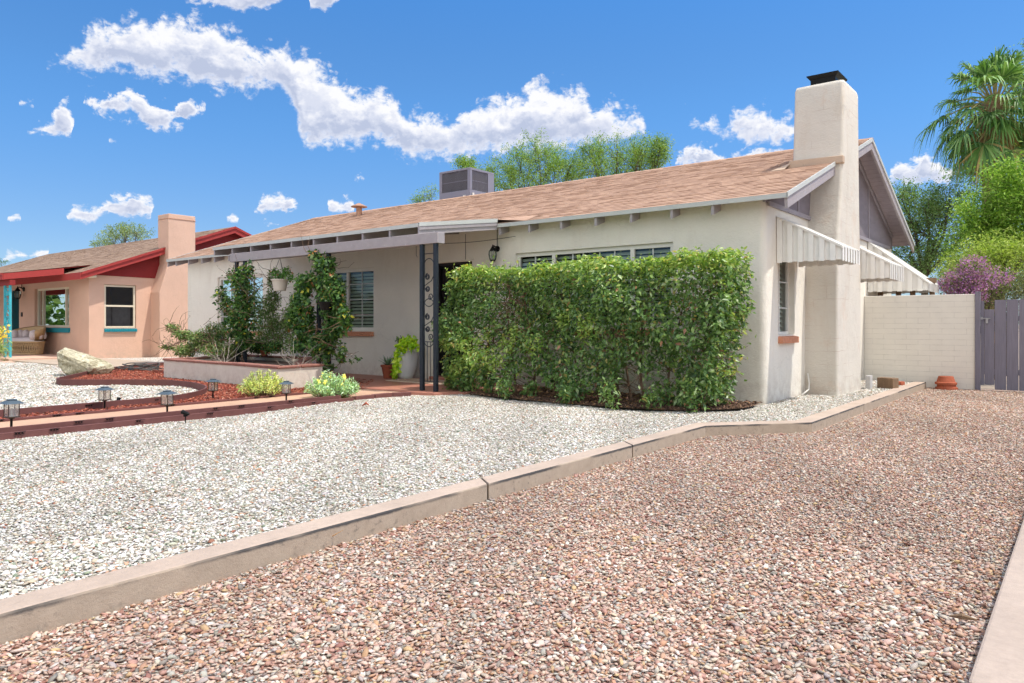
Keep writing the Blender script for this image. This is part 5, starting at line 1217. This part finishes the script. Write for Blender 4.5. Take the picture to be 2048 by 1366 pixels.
# ------------------------------------------------------------------ succulent bushes by the path
def bushy(label, c, rx, h, n, seed, pal, tips, L_=.05, name='spurge_bush'):
    t = thing(name, label, 'bush', c); r = np.random.default_rng(seed); rnd = random.Random(seed); b = MB(); C = []; D = []
    for i in range(n):
        a = rnd.uniform(0, 2*PI); k = math.sqrt(rnd.random()); tip = Vector((c[0]+rx*k*math.cos(a), c[1]+rx*.85*k*math.sin(a), c[2]+h*(1-.5*k*k)*rnd.uniform(.55, 1.12))); root = Vector((c[0]+rx*.25*k*math.cos(a), c[1]+rx*.25*k*math.sin(a), c[2]))
        b.tube([tuple(root), tuple(root.lerp(tip, .5)+Vector((0, 0, -.02))), tuple(tip)], [.005, .004, .003], 4)
        ax = (tip-root).normalized()
        for j in range(26):
            q = root.lerp(tip, .35+.65*(j/26)**.8); C.append(tuple(q)); th = j*2.4; s = Vector((math.cos(th), math.sin(th), .0)); s = (s-ax*s.dot(ax)).normalized(); D.append(tuple(s*.8+ax*.75))
    b.build('stem', M['twig'], t); C = np.array(C); D = np.array(D); leafmesh('foliage', C, L_, pal, M['vleaf'], t, seed, .34, up=.4, dirs=D*2.5)
    P, _ = ellip([(c[0]+rx*.55*math.cos(k_)*rnd.uniform(.4, 1.1), c[1]+rx*.5*math.sin(k_), c[2]+h*rnd.uniform(.55, .9), .035, .035, .05) for k_ in [j*.9 for j in range(7)]], 330, seed+1, 0); leafmesh('blossom', P, .03, tips, M['vleaf'], t, seed+1, .6)
PY = [((190,198,122),30),((164,182,108),30),((208,210,146),15),((130,156,92),25)]
bushy('yellow green spurge bush in front of the white planter', (-10.02, 6.50, .12), .44, .40, 95, 71, PY, PY, name='spurge_bush')
PB = [((150,180,140),30),((168,196,160),25),((128,162,118),25),((186,206,150),10)]
bushy('blue green spurge bush with pale yellow tips beside the porch corner', (-9.02, 7.02, .12), .44, .40, 130, 72, PB, [((236,232,150),30),((222,214,120),20)], .055)
# flowering plant at the far left edge
c = onZ(-14, 722, .12); t = thing('yellow_flowers', 'wispy green plant with yellow flowers at the far left by the turquoise post', 'plant', c)
P, v = ellip([(c[0]+.3, c[1], .5, .6, .4, .45), (c[0]+.2, c[1], .95, .45, .3, .35)], 1500, 81, .1, -.1); leafmesh('foliage', P, .09, PALG+[((150,170,80),30)], M['vleaf'], t, 81, .3)
P, v = ellip([(c[0]+.35, c[1], 1.0, .5, .4, .35)], 120, 82, .5); leafmesh('blossom', P, .08, [((226,196,60),10)], M['vleaf'], t, 82, .8)
# ------------------------------------------------------------------ boulder and hose
def boulder():
    ax = Vector((.785, .62, 0)); ay = Vector((-.62, .785, 0)); O = Vector((-17.45, 6.85, .09)); bm = bmesh.new(); rs = random.Random(4)
    out = [(-.60,.46),(-.57,.57),(-.44,.62),(-.26,.58),(-.10,.50),(.06,.42),(.28,.36),(.46,.33),(.62,.24),(.66,.16),(.58,.06),(.40,.0),(.0,-.02),(-.22,-.03),(-.38,.02),(-.52,.22)]
    cx_, cz_ = .0, .26
    for (k, d) in ((1, 0), (.86, .17), (.62, .30), (.86, -.17), (.60, -.30)):
        for (x, z) in out:
            q = O+ax*(cx_+(x-cx_)*k*rs.uniform(.95, 1.03))+ay*(d*rs.uniform(.85, 1.1))+Vector((0, 0, cz_+(z-cz_)*k)); bm.verts.new(q)
    bmesh.ops.convex_hull(bm, input=bm.verts); bmesh.ops.delete(bm, geom=[v for v in bm.verts if not v.link_faces], context='VERTS')
    bmesh.ops.triangulate(bm, faces=bm.faces); bmesh.ops.subdivide_edges(bm, edges=bm.edges, cuts=5, use_grid_fill=True); bm.normal_update()
    r_ = np.random.default_rng(9); P = np.array([tuple(v.co) for v in bm.verts]); n1 = npnoise(P, 3, 5.0); n2 = npnoise(P, 4, 14.0); n3 = npnoise(P, 6, 36.0)
    nr = [v.normal.copy() for v in bm.verts]
    for v, a, b_, c_, m in zip(bm.verts, n1, n2, n3, nr): v.co += m*(-.045*abs(a)+.02-.022*abs(b_)+.008*c_)
    me = bpy.data.meshes.new('boulder'); bm.to_mesh(me); bm.free(); me.materials.append(M['rock']); o = link(bpy.data.objects.new('boulder', me)); tag(o, 'large pale quartz boulder on the white gravel', 'boulder')
boulder()
c = onZ(292, 740, .14); b = MB(); rnd = random.Random(2); 
for k in range(7):
    ph = rnd.random()*6; ra = rnd.uniform(.26, .5); cc_ = (c[0]+rnd.gauss(0, .16), c[1]+rnd.gauss(0, .1)); b.tube([(cc_[0]+ra*math.cos(2*PI*i/40+ph), cc_[1]+ra*.8*math.sin(2*PI*i/40+ph), .155+.02*k+.012*math.sin(i*.9+ph)) for i in range(36)], .014, 6)
tag(b.build('garden_hose', M['rope'], smooth=True), 'coiled grey garden hose on the edging at the far end of the red chips', 'hose')
# door mat and stone
b = MB(); 
def matq(z0, z1, k, name, m, par=None): 
    b = MB(); cx, cy = -9.9, 9.88; b.box(cx-.75*k, cx+.75*k, cy-.32*k, cy+.32*k, z0, z1); return b.build(name, M[m], par, bevel=.003)
mt = matq(.152, .166, 1, 'door_mat', 'rug'); tag(mt, 'pale woven door mat with brown stripes in front of the door', 'mat')
b = MB(); 
for k in range(3): b.box(-10.55, -9.25, 9.66+k*.16, 9.70+k*.16, .1662, .169)
b.build('stripe', paint('brown_stripe', (140, 84, 62), .9), mt)
c = onZ(732, 812, .12); b = MB(); b.tube([(c[0]-.06, c[1]-.02, .12), (c[0], c[1], .16), (c[0]+.06, c[1]+.01, .13)], [.006, .02, .004], 5); tag(b.build('dry_leaf', M['terra']), 'curled brown leaf lying on the white gravel near the maroon bricks', 'leaf')
c = onZ(640, 1092, .0); b = MB(); b.tube([(c[0], c[1], .03), (c[0]+.06, c[1]+.03, .055), (c[0]+.13, c[1]+.06, .10)], [.003, .003, .001], 5); tag(b.build('twig', paint('straw', (206, 158, 104), .8)), 'short straw coloured twig leaning on the kerb', 'twig')
c = onZ(1925, 1238, .02); b = MB(); b.tube([(c[0]-.05, c[1], .02), (c[0], c[1]-.015, .035), (c[0]+.05, c[1]+.01, .025)], [.003, .014, .003], 5); tag(b.build('dry_pod', M['wood']), 'dark dry seed pod in the driveway gravel by the right kerb', 'pod')
# ------------------------------------------------------------------ trees
def tree(name, label, base, trunk_h, blobs, n, seed, pal, size=.10, aspect=.35, gap=-.1, gapf=1.1, shell=.3, r0=.16, limbs=9, group=None, cat='tree', mat='tleaf', up=.5, twn=160):
    t = thing(name, label, cat, base, group); rnd = random.Random(seed); b = MB(); bx, by, bz = base
    top = Vector((bx+rnd.uniform(-.2, .2), by, bz+trunk_h)); b.tube([base, ((bx+top.x)/2+.1, by, bz+trunk_h*.5), tuple(top)], [r0, r0*.8, r0*.65], 9)
    tips = []
    for q in blobs:
        e = Vector(q[:3]); m = top.lerp(e, .5)+Vector((rnd.gauss(0, .2), rnd.gauss(0, .2), .15)); b.tube([tuple(top), tuple(m), tuple(e)], [r0*.45, r0*.28, r0*.10], 6)
        for k in range(max(3, twn//len(blobs))):
            d = Vector((rnd.gauss(0, 1), rnd.gauss(0, 1), rnd.gauss(.4, .8))).normalized(); s = m.lerp(e, rnd.uniform(.2, 1)); f = Vector((e.x+d.x*q[3]*1.12, e.y+d.y*q[4]*1.1, e.z+d.z*q[5]*1.15)); mm = s.lerp(f, .5)+Vector((rnd.gauss(0, .08), rnd.gauss(0, .08), rnd.gauss(.06, .08)))
            b.tube([tuple(s), tuple(mm), tuple(f)], [r0*.10, r0*.06, r0*.03], 4); tips += [(mm.lerp(f, u_), q) for u_ in (.3, .6, .85, 1.0)]
    b.build('trunk', M['tbark'], t)
    P, v = ellip(blobs, int(n*.40), seed, shell, gap, gapf)
    # leaf sprays on the twigs, so the outline breaks up along branches
    r = np.random.default_rng(seed+3); T = np.array([tuple(a[0]) for a in tips]); k = r.choice(len(T), int(n*.60)); sp = r.normal(0, .12, (len(k), 3)); P = np.concatenate([P, T[k]+sp])
    leafmesh('crown', P, size, pal, M[mat], t, seed, aspect, up=up); return t
PALM_ = [((136,164,78),30),((114,146,64),28),((156,180,92),18),((92,124,54),16),((172,192,112),6)]
PALD = [((84,116,58),30),((66,98,50),28),((104,134,74),18),((54,80,44),16),((124,150,90),6)]
PALE = [((124,152,96),30),((104,134,80),28),((146,172,120),18),((86,112,66),14)]
def tb(Y, L_): return [bl(u, v, Y, ru, rv, ry) for (u, v, ru, rv, ry) in L_]
tree('mesquite_tree', 'feathery green mesquite tree behind the roof, right of the rooftop air conditioner', (*onY(1080, 600, 27)[:2], 0), 3.6, tb(27, [(1075,300,45,30,1.2),(1040,330,50,34,1.3),(1110,340,50,34,1.3),(1020,360,60,30,1.3),(1090,370,70,30,1.4),(960,345,26,14,.6),(1140,330,28,22,.8),(930,325,22,6,.4)]), 32000, 91, PALM_, .095, .34, .0, 1.0)
tree('mesquite_tree', 'green mesquite tree with thin upswept branches behind the ridge, left of the big chimney', (*onY(1250, 600, 27)[:2], 0), 3.4, tb(27, [(1235,300,46,30,1.2),(1290,300,36,26,1.0),(1200,335,40,28,1.2),(1270,330,55,26,1.2),(1220,365,60,22,1.2),(1320,300,14,22,.5),(1180,300,16,18,.5)]), 26000, 92, PALM_, .09, .34, .0, 1.0)
tree('small_tree', 'sparse little tree top showing just left of the rooftop air conditioner', (*onY(850, 600, 30)[:2], 0), 3.4, tb(30, [(848,392,20,10,.5),(862,380,14,7,.4),(835,400,12,6,.4)]), 1300, 93, PALM_, .12, .3, -.1, 1.2, r0=.1, twn=50)
tree('far_tree', 'sparse pale green tree behind the salmon house roof', (*onY(250, 640, 34)[:2], 0), 5, tb(34, [(245,468,45,16,2.0),(225,478,34,12,1.6),(275,465,26,14,1.4),(250,455,30,8,1.2),(205,488,20,6,1)]), 5200, 94, [((140,160,112),30),((118,142,90),28),((160,176,130),18),((96,118,70),16)], .2, .35, 0, .6, r0=.2, twn=110)
tree('small_tree', 'tip of a distant dark tree at the far left above the neighbour roof', (*onY(5, 640, 60)[:2], 0), 6, tb(60, [(4,523,6,4,2)]), 300, 95, PALD, .3, .4, -1, .5, r0=.2, twn=12)
tree('broad_tree', 'airy dark green tree behind the gable and block wall, below the white cloud', (*onY(1850, 640, 25)[:2], 0), 2.6, tb(25, [(1850,410,55,35,1.2),(1810,440,40,40,1),(1890,440,50,40,1.2),(1840,480,60,40,1.3),(1800,390,20,20,.6),(1900,400,40,30,1),(1860,520,70,40,1.4),(1815,530,40,40,1.2),(1905,500,40,50,1.2)]), 24000, 96, PALE, .080, .42, .05, 1.5, r0=.14)
tree('broad_tree', 'bright green leafy tree at the right edge under the palm', (*onY(2010, 640, 21)[:2], 0), 1.8, tb(21, [(2010,390,50,50,.9),(2050,370,50,55,.9),(1975,430,45,45,.9),(2030,450,60,50,1),(1960,490,50,40,.9),(2020,510,60,45,1),(2080,440,60,80,1)]), 38000, 97, [((142,176,74),30),((120,156,62),28),((164,194,96),18),((92,128,50),14),((184,206,120),6)], .085, .38, -.2, 1.6, r0=.12)
tree('light_green_shrub', 'pale yellow green shrub behind the purple sage', (*onY(1985, 640, 19.6)[:2], 0), 1.0, tb(19.6, [(1960,520,45,30,.6),(2000,500,45,26,.6),(2040,520,50,40,.6),(1930,545,30,26,.5),(1990,560,60,30,.6)]), 12000, 98, [((172,190,96),30),((150,174,78),28),((190,204,120),18),((120,146,60),14)], .07, .35, -.3, 2, r0=.06, cat='shrub')
t = tree('purple_sage', 'bushy sage covered in purple flowers behind the block wall and gate', (*onY(1975, 640, 18.2)[:2], 0), .9, tb(18.2, [(1905,572,24,16,.4),(1925,565,32,22,.45),(1945,545,24,22,.4),(1985,575,50,28,.5),(2030,575,40,30,.5),(1970,600,70,30,.6),(2060,570,40,30,.5),(2100,565,40,32,.5),(1965,640,90,40,.6)]), 10000, 99, [((120,128,88),30),((96,110,70),28),((140,140,110),14)], .05, .45, -.4, 2, r0=.05, cat='shrub')
P, v = ellip(tb(18.1, [(1903,570,26,16,.4),(1925,560,36,26,.45),(1948,535,28,26,.4),(2010,548,40,22,.4),(1985,568,52,24,.5),(2030,568,42,26,.5),(2060,560,44,32,.5),(2100,560,40,34,.5),(1970,590,70,24,.6),(2020,590,60,20,.5)]), 13000, 100, .75, .0, 2.4); leafmesh('flowers', P, .045, [((184,132,190),30),((166,110,176),25),((204,160,204),20),((146,96,150),10),((190,150,170),8)], M['tleaf'], t, 100, .8)
# fan palm
def fan_palm():
    c = Vector(onY(1990, 205, 24)); t = thing('fan_palm', 'tall fan palm with drooping fronds at the top right', 'palm tree', (c.x, c.y, 0)); rnd = random.Random(17)
    b = MB(); b.tube([(c.x-.05+.02*math.sin(i), c.y, c.z*i/12) for i in range(13)], [.26+.03*(i % 2) for i in range(13)], 12); b.build('trunk', M['pbark'], t)
    b = MB(); V = []; F = []; C = []; Vd = []; Fd = []; Cd = []
    def frond(az, el, Lp, fr, cols, V, F, C, hang):
        d = Vector((math.cos(az)*math.cos(el), math.sin(az)*math.cos(el), math.sin(el))); p0 = c+Vector((0, 0, -.1)); mid = p0+d*Lp*.6; tip = p0+d*Lp+Vector((0, 0, -.22*Lp*Lp*hang)); b.tube([tuple(p0), tuple(mid+Vector((0, 0, .03))), tuple(tip)], [.03, .022, .014], 5)
        fd = (tip-mid).normalized(); s = fd.cross(Vector((0, 0, 1))); s.normalize(); nn = s.cross(fd); K = 28
        for k in range(K):
            a = (k/(K-1)-.5)*PI*1.35+rnd.gauss(0, .03); dd = (fd*math.cos(a)+s*math.sin(a)+nn*.12*abs(math.sin(a))).normalized(); L_ = fr*(.72+.28*math.cos(a))*rnd.uniform(.9, 1.08); cl = rnd.choice(cols)
            side = dd.cross(nn).normalized(); w0 = L_*.045; base = len(V)
            for i, q in enumerate((0, .35, .65, .85, 1.0)):
                dr = (.0, .02, .10, .26, .46)[i]*L_*(.6+hang*.7)*rnd.uniform(.4, 1.7); pt = tip+dd*L_*q*(1-.08*q)+Vector((0, 0, -dr)); ww = (.012, .055, .045, .022, .002)[i]*L_*.75
                V += [tuple(pt-side*ww+nn*ww*.35), tuple(pt), tuple(pt+side*ww+nn*ww*.35)]; C += [cl]*3
            for i in range(4):
                a_ = base+i*3; F.append((a_, a_+1, a_+4, a_+3)); F.append((a_+1, a_+2, a_+5, a_+4))
    GR = [srgb((92, 132, 66)), srgb((112, 154, 80)), srgb((76, 114, 62)), srgb((146, 180, 110))]; DR = [srgb((190, 164, 110)), srgb((160, 130, 88)), srgb((206, 186, 140))]
    for i in range(54):
        az = i*2.399; e = 1.50-2.6*(i/54)**.95; frond(az, e+rnd.uniform(-.22, .22), rnd.uniform(.7, 1.25), rnd.uniform(.62, .98), GR if i < 46 else GR+DR[:1], V, F, C, .4+.8*i/54)
    for i in range(6): frond(i*2.1+.5, -1.25+rnd.uniform(-.15, .1), rnd.uniform(.4, .8), rnd.uniform(.55, .85), DR, Vd, Fd, Cd, 1.2)
    b.build('petiole', paint('palm_petiole', (150, 140, 92), .6), t)
    npmesh('crown', np.array(V), np.array(F), M['palm'], t, color=np.array(C)); npmesh('dry_fronds', np.array(Vd), np.array(Fd), M['palm'], t, color=np.array(Cd))
fan_palm()
tree('broad_tree', 'blue green tree top rising behind the fan palm at the right edge', (*onY(2060, 640, 28)[:2], 0), 5.5, tb(28, [(2040,130,30,40,.8),(2060,190,40,60,1),(2020,280,30,40,.8),(2060,300,40,60,1),(1935,345,26,20,.7),(1985,330,28,22,.7)]), 9000, 101, [((112,146,84),30),((92,128,72),28),((134,166,104),18)], .11, .4, -.15, 1.3, r0=.14)
# trees across and along the street, out of the picture: the window panes mirror them
LBL = ['street tree across the road straight behind the camera to the left', 'street tree across the road directly behind the camera', 'street tree across the road behind and right of the camera', 'street tree far across the road toward the neighbour side', 'street tree beyond the salmon house along the street', 'street tree farthest along the street past the salmon house porch', 'street tree between the two others near the salmon house']
for i, (x, y, k) in enumerate(((-14, -20, 1.3), (-5, -23, 1.2), (6, -20, 1.2), (-26, -18, 1.2), (-46, -3, 1.2), (-50, 4.5, 1.3), (-41, -9, 1.1))):
    tree('street_tree', LBL[i], (x, y, 0), 2.2, [(x+dx*k, y+dy*k, 3.2+dz*k, 2.4*k, 2.2*k, 2.0*k) for dx, dy, dz in ((0, 0, 1.4), (1.8, .4, -.4), (-1.9, -.3, -.3), (.3, 1.2, .3), (.9, -.6, -1.6), (-1.2, .4, -1.7))], 6500, 120+i, PALD, .5, .6, -.5, .5, r0=.2, group='street trees outside the picture', twn=24)
